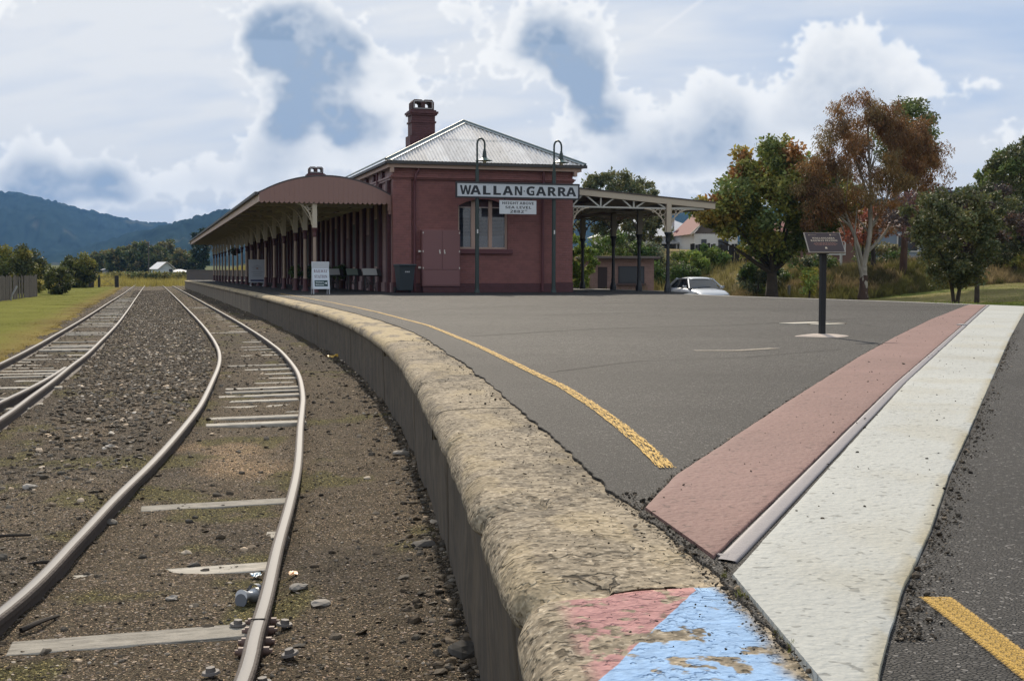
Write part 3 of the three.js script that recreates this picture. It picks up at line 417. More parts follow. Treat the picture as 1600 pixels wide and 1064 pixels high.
const MR = [[-0.35, -1.6], [0.02, -3.0], [0.30, -4.28], [0.37, -4.75], [0.45, -5.24], [0.60, -6.27], [0.76, -7.29], [0.97, -8.72], [1.28, -11.23], [1.44, -12.49], [1.60, -13.79], [1.86, -16.35], [1.99, -18.03], [2.19, -21.99], [2.28, -25.45], [2.35, -30.17], [2.40, -36.4], [2.43, -45], [2.46, -58], [2.52, -85], [2.57, -135], [2.58, -165]];
const ML = [[-1.6, -1.6], [-1.05, -3.6], [-0.55, -5.41], [-0.35, -6.72], [-0.20, -7.81], [0.03, -9.34], [0.24, -10.94], [0.44, -12.63], [0.53, -13.5], [0.75, -16], [1.0, -19.1], [1.15, -21.8], [1.25, -25.1], [1.33, -30], [1.39, -37], [1.43, -47], [1.48, -61], [1.54, -82], [1.61, -122], [1.66, -165]];
const LL = [[-2.55, -8], [-2.3, -14], [-2.05, -20.8], [-1.98, -23.7], [-1.89, -29.8], [-1.77, -40.9], [-1.65, -59.6], [-1.47, -84], [-1.25, -137], [-1.15, -165]], LR = [[-1.62, -7], [-1.42, -10.4], [-1.28, -12.87], [-1.22, -14.46], [-1.14, -16.41], [-1.05, -19.43], [-0.96, -21.98], [-0.88, -26.4], [-0.77, -33.5], [-0.67, -47], [-0.56, -70], [-0.36, -110], [-0.2, -137], [-0.08, -165]], LD = [[-1.95, -9.5], [-1.7, -11.7], [-1.43, -14.43], [-1.32, -15.64], [-1.2, -17.33], [-1.115, -19]];
const woodTex = (seed, l) => { const w = 512, h = 64; return tex(w, h, (x, y) => { const g = fbm(x / 90 + seed, y / 2.6 + seed * 3, 4), k = fbm(x / 30, y / 9 + seed, 4), cr = sst(0.30, 0.22, fbm(x / 130 + 7 * seed, y / 2.1, 3)), t = l * (0.55 + 0.55 * g + 0.4 * (k - 0.4)) * (1 - 0.7 * cr); return [t * 1.04, t * 0.96, t * 0.82]; }); };
const sleeperMats = [1, 2, 3].map((s) => new THREE.MeshPhysicalMaterial({ specularIntensity: 0.3, map: woodTex(s, [0.45, 0.34, 0.50][s - 1]), roughness: 0.95, bumpMap: grain, bumpScale: 0.006 }));
const sleeperGeo = (seed) => { const g = new RoundedBoxGeometry(1.85, 0.12, 0.19, 2, 0.014), p = g.attributes.position; for (let i = 0; i < p.count; i++) p.setXYZ(i, p.getX(i) + 0.03 * (vn(p.getZ(i) * 30 + seed * 9, 2) - 0.5), p.getY(i), p.getZ(i) * (1 + 0.22 * (fbm(p.getX(i) * 2 + seed * 5, 3, 3) - 0.5))); const uv = g.attributes.uv; for (let i = 0; i < p.count; i++) uv.setXY(i, p.getX(i) / 1.9 + 0.5, p.getZ(i) / 0.2 + 0.5); g.computeVertexNormals(); return g; };
const sgeos = [1, 2, 3, 4].map(sleeperGeo);
const mainTrack = thing('railway_track', 'half-buried track curving along beside the platform wall', 'railway track');
const leftTrack = thing('railway_track', 'track on the far left running beside the mown lawn', 'railway track');
rail(mainTrack, MR); rail(mainTrack, ML); rail(leftTrack, LL); rail(leftTrack, LR); rail(leftTrack, LD, 'switch rail joining the left track');
{
  const midOf = (A, B, z) => [(interp(A, z) + interp(B, z)) / 2, z];
  const put = (t, A, B, z, y, k, turn, sx = 1, ox = 0) => { const [x] = midOf(A, B, z), d = midOf(A, B, z - 0.5)[0] - x, m = part(t, 'sleeper', sgeos[k % 4], sleeperMats[k % 3]); m.scale.x = sx; m.position.set(x + ox + (R() - 0.5) * 0.1, y, z); m.rotation.set((R() - 0.5) * 0.01, -Math.atan2(d, 0.5) * 0.12 + turn, t === mainTrack ? 0.012 + R() * 0.012 : (R() - 0.5) * 0.02); };
  // tops of the sleepers that show above the dirt, then the ones just under it
  const shown = { '-4.35': 0.016, '-5.06': 0.032, '-6.17': 0.025, '-6.98': 0.008, '-7.96': 0.022, '-12.15': 0.03, '-12.68': 0.03, '-13.2': 0.015, '-14.4': 0.02, '-14.95': 0.026, '-15.5': 0.026, '-16.0': 0.022, '-13.8': 0.016, '-16.7': 0.018, '-19.1': 0.018, '-22.4': 0.016, '-24.1': 0.016, '-17.4': 0.02, '-18.2': 0.018, '-20.0': 0.018, '-21.5': 0.014, '-23.2': 0.014 };
  let k = 0; for (const z in shown) put(mainTrack, MR, ML, +z, shown[z] - 0.06 - 0.006, k++, 0, 0.5, 0.06);
  for (let z = -25; z > -60; z -= 0.9) put(mainTrack, MR, ML, z, -0.07 + 0.02 * R(), k++, 0, 0.5);
  for (let z = -13.6; z > -75; z -= 0.62) if (R() < 0.6) put(leftTrack, LL, LR, z - 0.1 * R(), -0.072 + 0.03 * R(), k++, (R() - 0.5) * 0.03, 0.5 + 0.15 * R());
  // loose planks left of the main track
  put(mainTrack, ML, LR, -12.75, -0.05, 1, 0.02, 0.25, 0.3);
  // joint in the near rail: fishplates and bolts
  const jx = 0.395, jz = -4.92, ang = Math.atan2(0.45 - 0.37, 0.49), fm = std(0.085, 0.05, 0.038, 0.8, { bumpMap: grain, bumpScale: 0.004 });
  const bolt = [cy(0.02, 0.02, 0.022, 0, 0, 0, 6), cy(0.011, 0.011, 0.034, 0, 0, 0, 8)];
  for (const s of [-1, 1]) {
    const f = part(mainTrack, 'fishplate', rb(s < 0 ? -0.034 : 0.012, s < 0 ? -0.012 : 0.034, -0.088, -0.042, -0.27, 0.27, 0.004), fm); f.position.set(jx, YR, jz); f.rotation.y = -ang;
    for (const dz of [-0.2, -0.075, 0.075, 0.2]) part(f, 'bolt', mg(bolt.map((g) => g.clone())).rotateZ(-s * Math.PI / 2).translate(s * 0.034, -0.065, dz), std(0.16, 0.1, 0.08, 0.6));
  }
  const gap = part(mainTrack, 'rail_gap', bx(0.056, 0.004, 0.007, 0, 0, 0), std(0.02, 0.018, 0.017, 0.9)); gap.position.set(jx, YR + 0.0035, jz); gap.rotation.y = -ang;
  for (const [x, z] of [[0.33, -5.1], [0.5, -4.98], [0.2, -4.5], [0.48, -4.55], [0.36, -4.3]]) { const s = part(mainTrack, 'track_spike', [cy(0.017, 0.02, 0.014, 0, 0.02, 0, 6), cy(0.03, 0.034, 0.008, 0, 0.012, 0, 10), cy(0.012, 0.012, 0.04, 0, -0.02, 0, 6)], std(0.13, 0.115, 0.105, 0.7)); s.position.set(x, bedY(x, z) + 0.004, z); s.rotation.z = (R() - 0.5) * 0.5; }
}

// ------------------------------------------------------------ station building
const FZ = -44.275;                                                     // plane of the end wall that faces the platform
const brickBump = tex(512, 512, (x, y) => { const c = Math.floor(y / 32), oy = y % 32, ox = (x + (c % 2) * 42.67) % 85.33, n = fbm(x / 20, y / 20, 4); const j = Math.min(sst(0, 4, oy), sst(32, 28, oy), sst(0, 4, ox), sst(85.33, 81, ox)); return 0.25 + 0.5 * j + 0.2 * n + 0.1 * cell(c * 31 + Math.floor((x + (c % 2) * 42.67) / 85.33), 3); }, { color: false });
const brickMap = tex(512, 512, (x, y) => { const c = Math.floor(y / 32), oy = y % 32, k = c * 31 + Math.floor((x + (c % 2) * 42.67) / 85.33), n = 0.74 + 0.16 * fbm(x / 26 + 3, y / 26, 4) + 0.24 * fbm(x / 128 + 3, y / 85.33, 4, 4, 6) + 0.16 * (cell(k, 7) - 0.5) - (oy < 4 ? 0.16 : 0); return [n, n, n]; });
const brick = (r, g, b) => { const m = std(r, g, b, 0.62); m.map = brickMap; m.bumpMap = brickBump; m.bumpScale = 0.014; return m; };
const MAROON = brick(0.222, 0.086, 0.077), DARKM = brick(0.085, 0.027, 0.030), PINK = brick(0.36, 0.235, 0.225), TAN = std(0.42, 0.29, 0.235, 0.6), CREAM = std(0.50, 0.44, 0.34, 0.6), TRIM = std(0.105, 0.03, 0.035, 0.55), GUT = std(0.05, 0.045, 0.045, 0.5), BROWN = std(0.275, 0.16, 0.135, 0.65, { bumpMap: grain, bumpScale: 0.003 });
function uvBox(g, s = 1.38) { const p = g.attributes.position, n = g.attributes.normal, u = g.attributes.uv; for (let i = 0; i < p.count; i++) { const ax = Math.abs(n.getX(i)), ay = Math.abs(n.getY(i)); if (ax > 0.7) u.setXY(i, p.getZ(i) / s, p.getY(i) / s); else if (ay > 0.7) u.setXY(i, p.getX(i) / s, p.getZ(i) / s); else u.setXY(i, p.getX(i) / s, p.getY(i) / s); } return g; }
const wb = (...a) => uvBox(bb(...a));
const X0 = 8.31, X1 = 14.87, ZB = -114;
const st = thing('station_building', 'maroon painted brick station building with grey corrugated hipped roof', 'station');
{
  // end wall with an arched window opening
  const s = new THREE.Shape([[X0, YP - 0.1], [X1, YP - 0.1], [X1, 5.1], [X0, 5.1]].map((p) => new THREE.Vector2(...p)));
  const h = new THREE.Path(); h.moveTo(10.63, 2.3); h.lineTo(12.47, 2.3); h.lineTo(12.47, 3.82); h.quadraticCurveTo(11.55, 4.32, 10.63, 3.82); h.lineTo(10.63, 2.3); s.holes.push(h);
  const g = new THREE.ExtrudeGeometry(s, { depth: 0.32, bevelEnabled: false, curveSegments: 12 }); const u = g.attributes.uv; for (let i = 0; i < u.count; i++) u.setXY(i, u.getX(i) / 1.38, u.getY(i) / 1.38);
  part(st, 'end_wall', g.translate(0, 0, FZ - 0.32), MAROON);
  part(st, 'plinth', wb(X0 - 0.03, X1 + 0.03, YP - 0.1, 1.09, FZ - 0.1, FZ + 0.045), DARKM);
  for (const [a, b] of [[X0 - 0.02, 8.93], [14.2, X1 + 0.02]]) { part(st, 'pilaster', wb(a, b, 1.09, 4.72, FZ - 0.2, FZ + 0.07), MAROON); part(st, 'pilaster_base', wb(a - 0.02, b + 0.02, YP - 0.1, 1.12, FZ - 0.2, FZ + 0.1), DARKM); }
  part(st, 'frieze', wb(X0 - 0.02, X1 + 0.02, 4.86, 5.1, FZ - 0.3, FZ + 0.03), MAROON);
  part(st, 'string_course', [wb(X0 - 0.06, X1 + 0.06, 4.72, 4.775, FZ - 0.3, FZ + 0.10), wb(X0 - 0.1, X1 + 0.1, 4.775, 4.83, FZ - 0.3, FZ + 0.14), wb(X0 - 0.05, X1 + 0.05, 4.83, 4.86, FZ - 0.3, FZ + 0.08)], MAROON);
  const vent = part(st, 'air_vent', bb(14.33, 14.5, 1.2, 1.32, FZ, FZ + 0.03), std(0.03, 0.02, 0.02, 0.9)); for (let i = 0; i < 4; i++) part(vent, 'vent_bar', bb(14.335, 14.495, 1.212 + i * 0.028, 1.222 + i * 0.028, FZ + 0.03, FZ + 0.04), TRIM);
  // platform-side wall with piers, doors and windows
  part(st, 'platform_side_wall', wb(X0 + 0.02, X0 + 0.34, YP - 0.1, 5.1, ZB, FZ - 0.325), PINK);
  part(st, 'street_side_wall', wb(X1 - 0.34, X1 - 0.02, YP - 0.1, 5.1, ZB, FZ - 0.325), MAROON);
  part(st, 'back_wall', wb(X0 + 0.02, X1 - 0.02, YP - 0.1, 5.1, ZB - 0.3, ZB), MAROON);
  part(st, 'skirting', wb(X0 - 0.035, X0 + 0.015, YP - 0.05, 1.1, ZB, FZ - 0.33), PINK);
  const pierG = wb(X0 - 0.115, X0 + 0.01, YP - 0.05, 4.7, -0.17, 0.17), pierB = wb(X0 - 0.15, X0 + 0.01, YP - 0.05, 1.12, -0.2, 0.2);
  const doorF = bb(X0 - 0.02, X0 + 0.015, 0, 2.15, -0.5, 0.5), doorP = bb(X0 - 0.035, X0 - 0.022, 0.08, 2.08, -0.42, 0.42), winF = bb(X0 - 0.02, X0 + 0.015, 0.85, 2.75, -0.4, 0.4), pane = bb(X0 - 0.03, X0 - 0.022, 0.92, 2.68, -0.33, 0.33), darkGlass = std(0.02, 0.022, 0.025, 0.5), doorMat = std(0.07, 0.02, 0.022, 0.5);
  let i = 0; for (let z = -45.0; z > -113; z -= 1.75, i++) {
    const p = part(st, 'pier', pierG, DARKM); p.position.z = z; part(p, 'pier_base', pierB, DARKM);
    if (i % 3 === 1) { const w = part(st, 'side_window', winF, TAN); w.position.set(0, YP, z - 0.9); part(w, 'pane', pane, darkGlass); }
    if (i % 3 === 2) { const w = part(st, 'side_door', doorF, TRIM); w.position.set(0, YP, z - 0.9); part(w, 'door_leaf', doorP, doorMat); }
  }
  part(st, 'side_string_course', [wb(X0 - 0.1, X0 + 0.01, 4.775, 4.83, ZB, FZ - 0.33), wb(X0 - 0.06, X0 + 0.01, 4.70, 4.775, ZB, FZ - 0.33)], PINK);
  for (let z = -46.2; z > -52; z -= 1.75) part(st, 'frieze_pier', wb(X0 - 0.09, X0 + 0.01, 4.835, 5.09, z - 0.16, z + 0.16), DARKM);
  // window
  const w = part(st, 'window', [bb(10.63, 10.7, 2.3, 3.84, FZ - 0.2, FZ - 0.12), bb(12.40, 12.47, 2.3, 3.84, FZ - 0.2, FZ - 0.12), bb(10.7, 12.4, 2.3, 2.37, FZ - 0.2, FZ - 0.12), bb(11.14, 11.28, 2.37, 4.02, FZ - 0.21, FZ - 0.11), bb(11.78, 11.91, 2.37, 4.02, FZ - 0.21, FZ - 0.11)], TAN);
  const glass = new THREE.MeshPhysicalMaterial({ color: 0xffffff, transmission: 1, thickness: 0, roughness: 0.03, ior: 1.5 });
  for (const [a, b] of [[10.7, 11.14], [11.28, 11.78], [11.91, 12.4]]) { part(w, 'transom', bb(a, b, 3.76, 3.80, FZ - 0.19, FZ - 0.13), std(0.36, 0.30, 0.28, 0.6)); part(w, 'pane', bb(a, b, 2.37, 3.76, FZ - 0.165, FZ - 0.16), glass); part(w, 'fan_light', bb(a, b, 3.80, 4.07, FZ - 0.165, FZ - 0.16), std(0.05, 0.015, 0.018, 0.4)); }
  const bl = part(w, 'blind', bb(10.7, 12.4, 4.0, 4.05, FZ - 0.36, FZ - 0.34), std(0.2, 0.21, 0.24, 0.8)), slat = new THREE.BoxGeometry(1.7, 0.004, 0.05).rotateX(0.95), sm = std(0.085, 0.095, 0.125, 0.7);
  for (let y = 2.4; y < 4.0; y += 0.05) { const dark = y > 2.78 && y < 3.42; const m = part(bl, 'slat', slat, sm); m.position.set(11.55, y, FZ - 0.36); m.rotation.x = dark ? -0.55 : 0; }
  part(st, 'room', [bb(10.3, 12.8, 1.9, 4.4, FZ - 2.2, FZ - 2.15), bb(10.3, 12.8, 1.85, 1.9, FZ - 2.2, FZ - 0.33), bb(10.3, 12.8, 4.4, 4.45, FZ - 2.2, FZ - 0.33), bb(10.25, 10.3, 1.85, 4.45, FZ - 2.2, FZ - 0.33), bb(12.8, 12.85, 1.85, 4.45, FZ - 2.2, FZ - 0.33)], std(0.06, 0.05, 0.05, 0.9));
  part(st, 'window_sill', rb(10.55, 12.62, 2.13, 2.3, FZ - 0.12, FZ + 0.11, 0.012), TRIM);
  // meter cabinet
  const cab = part(st, 'meter_cabinet', rb(9.27, 10.63, 0.98, 2.95, FZ, FZ + 0.32, 0.01), std(0.19, 0.085, 0.084, 0.5));
  part(st, 'cabinet_base', wb(9.3, 10.6, YP - 0.05, 0.98, FZ, FZ + 0.28), DARKM);
  for (const [a, b] of [[9.3, 9.972], [9.99, 10.6]]) { const d = part(cab, 'cabinet_door', rb(a, b, 1.57, 2.92, FZ + 0.32, FZ + 0.338, 0.005), std(0.19, 0.086, 0.085, 0.5)); }
  part(cab, 'lower_panel', rb(9.3, 10.6, 1.02, 1.545, FZ + 0.32, FZ + 0.336, 0.005), std(0.19, 0.086, 0.085, 0.5));
  const pale = std(0.62, 0.58, 0.52, 0.4); for (const x of [9.89, 10.06]) part(cab, 'door_handle', [bb(x - 0.018, x + 0.018, 2.17, 2.26, FZ + 0.338, FZ + 0.36), bb(x - 0.01, x + 0.03, 2.12, 2.18, FZ + 0.345, FZ + 0.365)], pale);
  for (const x of [9.3, 10.6]) for (const y of [1.62, 2.2, 2.85]) part(cab, 'hinge', bb(x - 0.015, x + 0.015, y - 0.03, y + 0.03, FZ + 0.338, FZ + 0.35), pale);
  for (const y of [1.6, 2.17]) part(st, 'pipe_cap', [cy(0.045, 0.05, 0.07, 9.22, y, FZ + 0.12), bb(9.2, 9.28, y + 0.01, y + 0.05, FZ + 0.08, FZ + 0.16)], pale);
  // downpipes
  part(st, 'downpipe', [tube([[9.17, 5.16, FZ + 0.16], [9.17, 5.0, FZ + 0.15], [9.08, 4.9, FZ + 0.14], [9.06, 4.75, FZ + 0.17], [9.05, 4.5, FZ + 0.1], [9.05, 3, FZ + 0.08], [9.05, 0.8, FZ + 0.08]], 0.05, 40, 8)], TRIM);
  part(st, 'downpipe', [tube([[13.75, 5.16, FZ + 0.16], [13.75, 4.9, FZ + 0.15], [13.75, 4.5, FZ + 0.1], [13.75, 0.8, FZ + 0.08]], 0.05, 30, 8)], TRIM);
  part(st, 'downpipe', [tube([[8.2, 5.1, -46.9], [8.2, 4.9, -46.9], [8.22, 4.3, -46.9]], 0.045, 12, 7)], TRIM);
  // eaves
  const EX0 = 8.0, EX1 = 15.26, EZ = -43.93, EY = 5.31, MX = (EX0 + EX1) / 2, half = (EX1 - EX0) / 2, rise = 1.85, zTop = EZ - half;
  part(st, 'fascia', [bb(EX0 + 0.12, EX1 - 0.12, 5.10, 5.235, EZ - 0.14, EZ - 0.10)], TAN); part(st, 'fascia', bb(EX0 + 0.1, EX0 + 0.14, 5.10, 5.235, ZB, EZ - 0.101), TAN); part(st, 'fascia', bb(EX1 - 0.14, EX1 - 0.1, 5.10, 5.235, ZB, EZ - 0.101), TAN);
  part(st, 'eaves_soffit', bb(EX0 + 0.145, EX1 - 0.145, 5.105, 5.13, ZB, EZ - 0.145), std(0.34, 0.27, 0.23, 0.7));
  for (const x of [8.24, 14.94]) part(st, 'eaves_bracket', rb(x - 0.06, x + 0.06, 4.93, 5.1, FZ + 0.05, FZ + 0.24, 0.01), TAN);
  const gut = (a, b) => { const A = V(...a), B = V(...b); return bar([A.x, A.y, A.z], [B.x, B.y, B.z], 0.11, 0.09); };
  part(st, 'gutter', gut([EX0 + 0.03, 5.275, EZ - 0.04], [EX1 + 0.08, 5.275, EZ - 0.04]), GUT); part(st, 'gutter', gut([EX0 + 0.04, 5.275, EZ - 0.12], [EX0 + 0.04, 5.275, ZB]), GUT); part(st, 'gutter', gut([EX1 - 0.04, 5.275, EZ - 0.12], [EX1 - 0.04, 5.275, ZB]), GUT);
  // corrugated front hip, sheet by sheet, in two courses
  const roof = part(st, 'roof', [
    new THREE.BufferGeometry()], std(0.4, 0.41, 0.42, 0.5)); 
  { const ridgeY = EY + rise, slab = (x0, x1) => gridGeo(1, 2, (i, j) => { const z0 = [EZ - 0.0, zTop, ZB][j], t = i; return [lerp(x0, x1, j === 0 ? 0 : t), lerp(EY - 0.09, ridgeY - 0.06, j === 0 ? 0 : t), z0, t * 4, z0]; });
    roof.geometry = mg([slab(EX0 + 0.01, MX), slab(EX1 - 0.01, MX)]);
    const iron = [0, 1, 2, 3].map((k) => new THREE.MeshStandardMaterial({ color: C(...[[0.62, 0.625, 0.635], [0.55, 0.555, 0.565], [0.68, 0.68, 0.68], [0.60, 0.59, 0.575]][k]), roughness: 0.68, metalness: 0.0, map: tex(256, 256, (x, y) => { const f = 0.78 + 0.34 * fbm(x / 40 + k * 9, y / 90, 5) - 0.2 * sst(0.62, 0.75, fbm(x / 18 + k, y / 50 + 7, 4)); return [f, f * 0.985, f * 0.965]; }) }));
    const P = 0.126, nrm = V(0, half, rise).normalize();
    const sheet = (xa, xb, t0, t1, lift) => { const n = Math.round((xb - xa) / P * 6); return gridGeo(n, 3, (i, j) => { const x = lerp(xa, xb, i / n), tm = 1 - Math.abs(x - MX) / half, t = lerp(t0, Math.max(t0, Math.min(t1, tm)), j / 3), a = 0.019 * Math.sin(x / P * 6.2832) + 0.019 + lift; return [x, EY + t * rise + nrm.y * a, EZ - t * half + nrm.z * a, x, t * 4]; }); };
    const W = P * 6; let k = 0; for (let x = EX0; x < EX1 - 0.05; x += W, k++) { const xb = Math.min(EX1, x + W); part(roof, 'roof_sheet', sheet(x, xb, 0, 0.56, 0.001 * (k % 2)), iron[(k * 7) % 4]); if (Math.min(Math.abs(x - MX), Math.abs(xb - MX)) < half * 0.46 || (x < MX && xb > MX)) part(roof, 'roof_sheet', sheet(x, xb, 0.53, 1, 0.006 + 0.001 * (k % 2)), iron[(k * 5 + 2) % 4]); }
    const cap = std(0.30, 0.345, 0.36, 0.5, { metalness: 0.3 });
    for (const [xa, s] of [[EX0, 1], [EX1, -1]]) { const A = [xa - s * 0.02, EY + 0.05, EZ + 0.02], B = [MX, EY + rise + 0.06, zTop]; part(roof, 'hip_cap', [tube([A, B], 0.045, 4, 8)], std(0.12, 0.16, 0.165, 0.5)); const d = V(B[0] - A[0], B[1] - A[1], B[2] - A[2]); part(roof, 'hip_flashing', gridGeo(1, 1, (i, j) => { const p = [lerp(A[0], B[0], j), lerp(A[1], B[1], j) - 0.005, lerp(A[2], B[2], j)]; return [p[0] + i * s * 0.19, p[1] - i * 0.012, p[2] + i * 0.06, i, j]; }), cap); }
    part(roof, 'ridge_cap', tube([[MX, ridgeY + 0.05, zTop], [MX, ridgeY + 0.05, ZB]], 0.05, 2, 8), cap);
  }
  // chimneys with twin-arched caps
  const chim = (cx, cz, yb) => {
    const c = part(st, 'chimney', [wb(cx - 0.54, cx + 0.54, 5.9, yb + 0.37, cz - 0.45, cz + 0.45), wb(cx - 0.46, cx + 0.46, yb + 0.37, yb + 1.25, cz - 0.38, cz + 0.38)], DARKM);
    part(c, 'corbel', [wb(cx - 0.50, cx + 0.50, yb + 0.86, yb + 0.93, cz - 0.42, cz + 0.42), wb(cx - 0.53, cx + 0.53, yb + 1.16, yb + 1.22, cz - 0.45, cz + 0.45), wb(cx - 0.57, cx + 0.57, yb + 1.22, yb + 1.30, cz - 0.49, cz + 0.49), wb(cx - 0.5, cx + 0.5, yb + 1.30, yb + 1.36, cz - 0.42, cz + 0.42)], DARKM);
    const sh = new THREE.Shape([[-0.43, 0], [0.43, 0], [0.43, 0.3], [0.35, 0.4], [0.06, 0.4], [0, 0.36], [-0.06, 0.4], [-0.35, 0.4], [-0.43, 0.3]].map((p) => new THREE.Vector2(...p)));
    for (const s of [-1, 1]) { const h = new THREE.Path(); const m = s * 0.2; h.moveTo(m - 0.12, 0.09); h.lineTo(m + 0.12, 0.09); h.lineTo(m + 0.12, 0.24); h.quadraticCurveTo(m + 0.1, 0.31, m, 0.31); h.quadraticCurveTo(m - 0.1, 0.31, m - 0.12, 0.24); h.lineTo(m - 0.12, 0.09); sh.holes.push(h); }
    part(c, 'chimney_cowl', new THREE.ExtrudeGeometry(sh, { depth: 0.66, bevelEnabled: false }).translate(cx, yb + 1.36, cz - 0.33), std(0.06, 0.028, 0.028, 0.8));
    part(c, 'cowl_edge', [[-0.36, 0.06, -0.36, 0.34], [0.36, 0.06, 0.36, 0.34], [-0.36, 0.06, 0.36, 0.06], [-0.36, 0.34, 0.36, 0.34]].map(([a, b, d, e]) => bar([cx + a, yb + 1.36 + b, cz + 0.335], [cx + d, yb + 1.36 + e, cz + 0.335], 0.022)), std(0.5, 0.5, 0.5, 0.6));
  };
  chim(10.37, -49.3, 6.38); chim(9.95, -78.5, 6.1);
}

// ------------------------------------------------------------ curved awning over the platform
const AZ = -44.58, AZE = -114.4;
const aw = thing('platform_awning', 'long platform awning with curved gable end and iron columns', 'awning');
{
  const xa = 3.73, xb = 8.25, mid = (xa + xb) / 2, hw = (xb - xa) / 2, sag = 0.61, RR = (hw * hw + sag * sag) / (2 * sag), yb = 4.17, arc = (x) => yb - (RR - sag) + Math.sqrt(RR * RR - (x - mid) * (x - mid));
  const shell = (off, z0, z1, nz) => gridGeo(28, nz, (i, j) => { const x = lerp(xa - 0.02, xb, i / 28); return [x, arc(clamp(x, xa, xb)) + off, lerp(z0, z1, j / nz), x, lerp(z0, z1, j / nz)]; });
  part(aw, 'roof', [shell(0.03, AZ + 0.06, AZE - 0.05, 40), shell(0.0, AZ + 0.06, AZE - 0.05, 40)], std(0.07, 0.062, 0.06, 0.6));
  part(aw, 'roof_edge', gridGeo(28, 2, (i, j) => { const x = lerp(xa - 0.03, xb, i / 28); return [x, arc(clamp(x, xa, xb)) + (j ? 0.035 : -0.02), AZ + 0.065 + (j === 1 ? 0 : j ? -0.02 : 0), x, j]; }), std(0.06, 0.045, 0.045, 0.6));
  // lining boards under the roof, on curved ribs
  const lin = std(0.40, 0.36, 0.285, 0.8), bw = (xb - xa - 0.1) / 22; 
  for (let i = 0; i < 22; i++) { const x0 = xa + 0.05 + i * bw, x1 = x0 + bw - 0.014; part(aw, 'lining_board', gridGeo(1, 1, (a, b) => { const x = a ? x1 : x0; return [x, arc(x) - 0.035 - 0.004 * (i % 2), b ? AZE + 0.02 : AZ, x, b * 60]; }), lin); }
  // gable of scalloped boards
  const NB = 27, bwd = (xb + 0.04 - xa) / NB;
  for (let i = 0; i < NB; i++) { const x0 = xa + i * bwd, x1 = x0 + bwd - 0.006, m = (x0 + x1) / 2, s = new THREE.Shape(); s.moveTo(x0, 3.905); s.quadraticCurveTo(x0 + 0.02, 3.83, m, 3.825); s.quadraticCurveTo(x1 - 0.02, 3.83, x1, 3.905); s.lineTo(x1, arc(clamp(x1, xa, xb)) - 0.002); s.lineTo(x0, arc(clamp(x0, xa, xb)) - 0.002); s.closePath(); part(aw, 'gable_board', new THREE.ExtrudeGeometry(s, { depth: 0.022 + 0.002 * (i % 3), bevelEnabled: true, bevelSize: 0.003, bevelThickness: 0.003, bevelSegments: 1 }).translate(0, 0, AZ + 0.035), BROWN); }
  part(aw, 'gable_frame', bb(xa + 0.03, xb, 3.92, 4.02, AZ - 0.05, AZ + 0.03), BROWN);
  part(aw, 'end_corbel', [bb(8.17, 8.29, 3.62, 3.92, AZ - 0.1, AZ + 0.05), bb(8.2, 8.29, 3.5, 3.62, AZ - 0.08, AZ + 0.03)], BROWN);
  part(aw, 'fascia', bb(xa - 0.03, xa + 0.005, 3.86, 4.09, AZE, AZ + 0.06), std(0.50, 0.37, 0.31, 0.6));
  part(aw, 'gutter', bar([xa - 0.09, 4.145, AZ + 0.08], [xa - 0.09, 4.145, AZE - 0.05], 0.12, 0.10), GUT);
  part(aw, 'far_gable', gridGeo(20, 1, (i, j) => { const x = lerp(xa, xb, i / 20); return [x, j ? arc(x) : 3.9, AZE - 0.02, x, j]; }), BROWN);
  part(aw, 'wall_plate', bb(8.12, 8.18, 3.95, 4.1, AZE, AZ), lin);
  // columns
  const px = [491.6, 475.6, 460.5, 442, 426.6, 413, 401.4, 390.6, 382.8, 375.6, 368.4, 361.5, 355.4, 349.6, 344.9, 340.5, 336, 331.9], XC = 5.62;
  const shaft = new THREE.LatheGeometry([[0.075, 1.2], [0.078, 1.26], [0.062, 1.32], [0.062, 2.0], [0.056, 2.70], [0.066, 2.74]].map((p) => new THREE.Vector2(...p)), 12), capG = new THREE.LatheGeometry([[0.06, 2.68], [0.085, 2.74], [0.065, 2.8], [0.075, 2.88], [0.12, 2.97], [0.12, 3.0], [0, 3.0]].map((p) => new THREE.Vector2(...p)), 10), baseG = mg([new THREE.CylinderGeometry(0.085, 0.095, 0.42, 8).translate(0, 0.98, 0), new THREE.CylinderGeometry(0.13, 0.14, 0.08, 8).translate(0, 0.80, 0), new THREE.CylinderGeometry(0.1, 0.085, 0.05, 8).translate(0, 1.2, 0)]), postG = mg([bb(-0.08, 0.08, 3.0, 4.72, -0.08, 0.08)]);
  const arcPts = []; for (let i = 0; i <= 8; i++) { const t = i / 8 * Math.PI / 2; arcPts.push([-0.66 + 0.57 * Math.sin(t) , 3.84 - 0.76 * (1 - Math.cos(t)), 0]); }
  const ring = (x, y, r) => new THREE.TorusGeometry(r, 0.014, 5, 12).translate(x, y, 0);
  const brk = mg([tube(arcPts, 0.026, 14, 6), bar([-0.66, 3.86, 0], [-0.08, 3.86, 0], 0.045, 0.05), ring(-0.16, 3.74, 0.075), ring(-0.32, 3.77, 0.055), ring(-0.15, 3.57, 0.06), ring(-0.24, 3.63, 0.05), ring(-0.135, 3.42, 0.042), ring(-0.44, 3.79, 0.035), ring(-0.12, 3.3, 0.03), bar([-0.1, 3.2, 0], [-0.5, 3.84, 0], 0.015)]);
  const mar = std(0.085, 0.03, 0.033, 0.55), sh = std(0.33, 0.245, 0.185, 0.6), beamG = bb(xa + 0.05, 8.12, 3.86, 3.98, -0.045, 0.045);
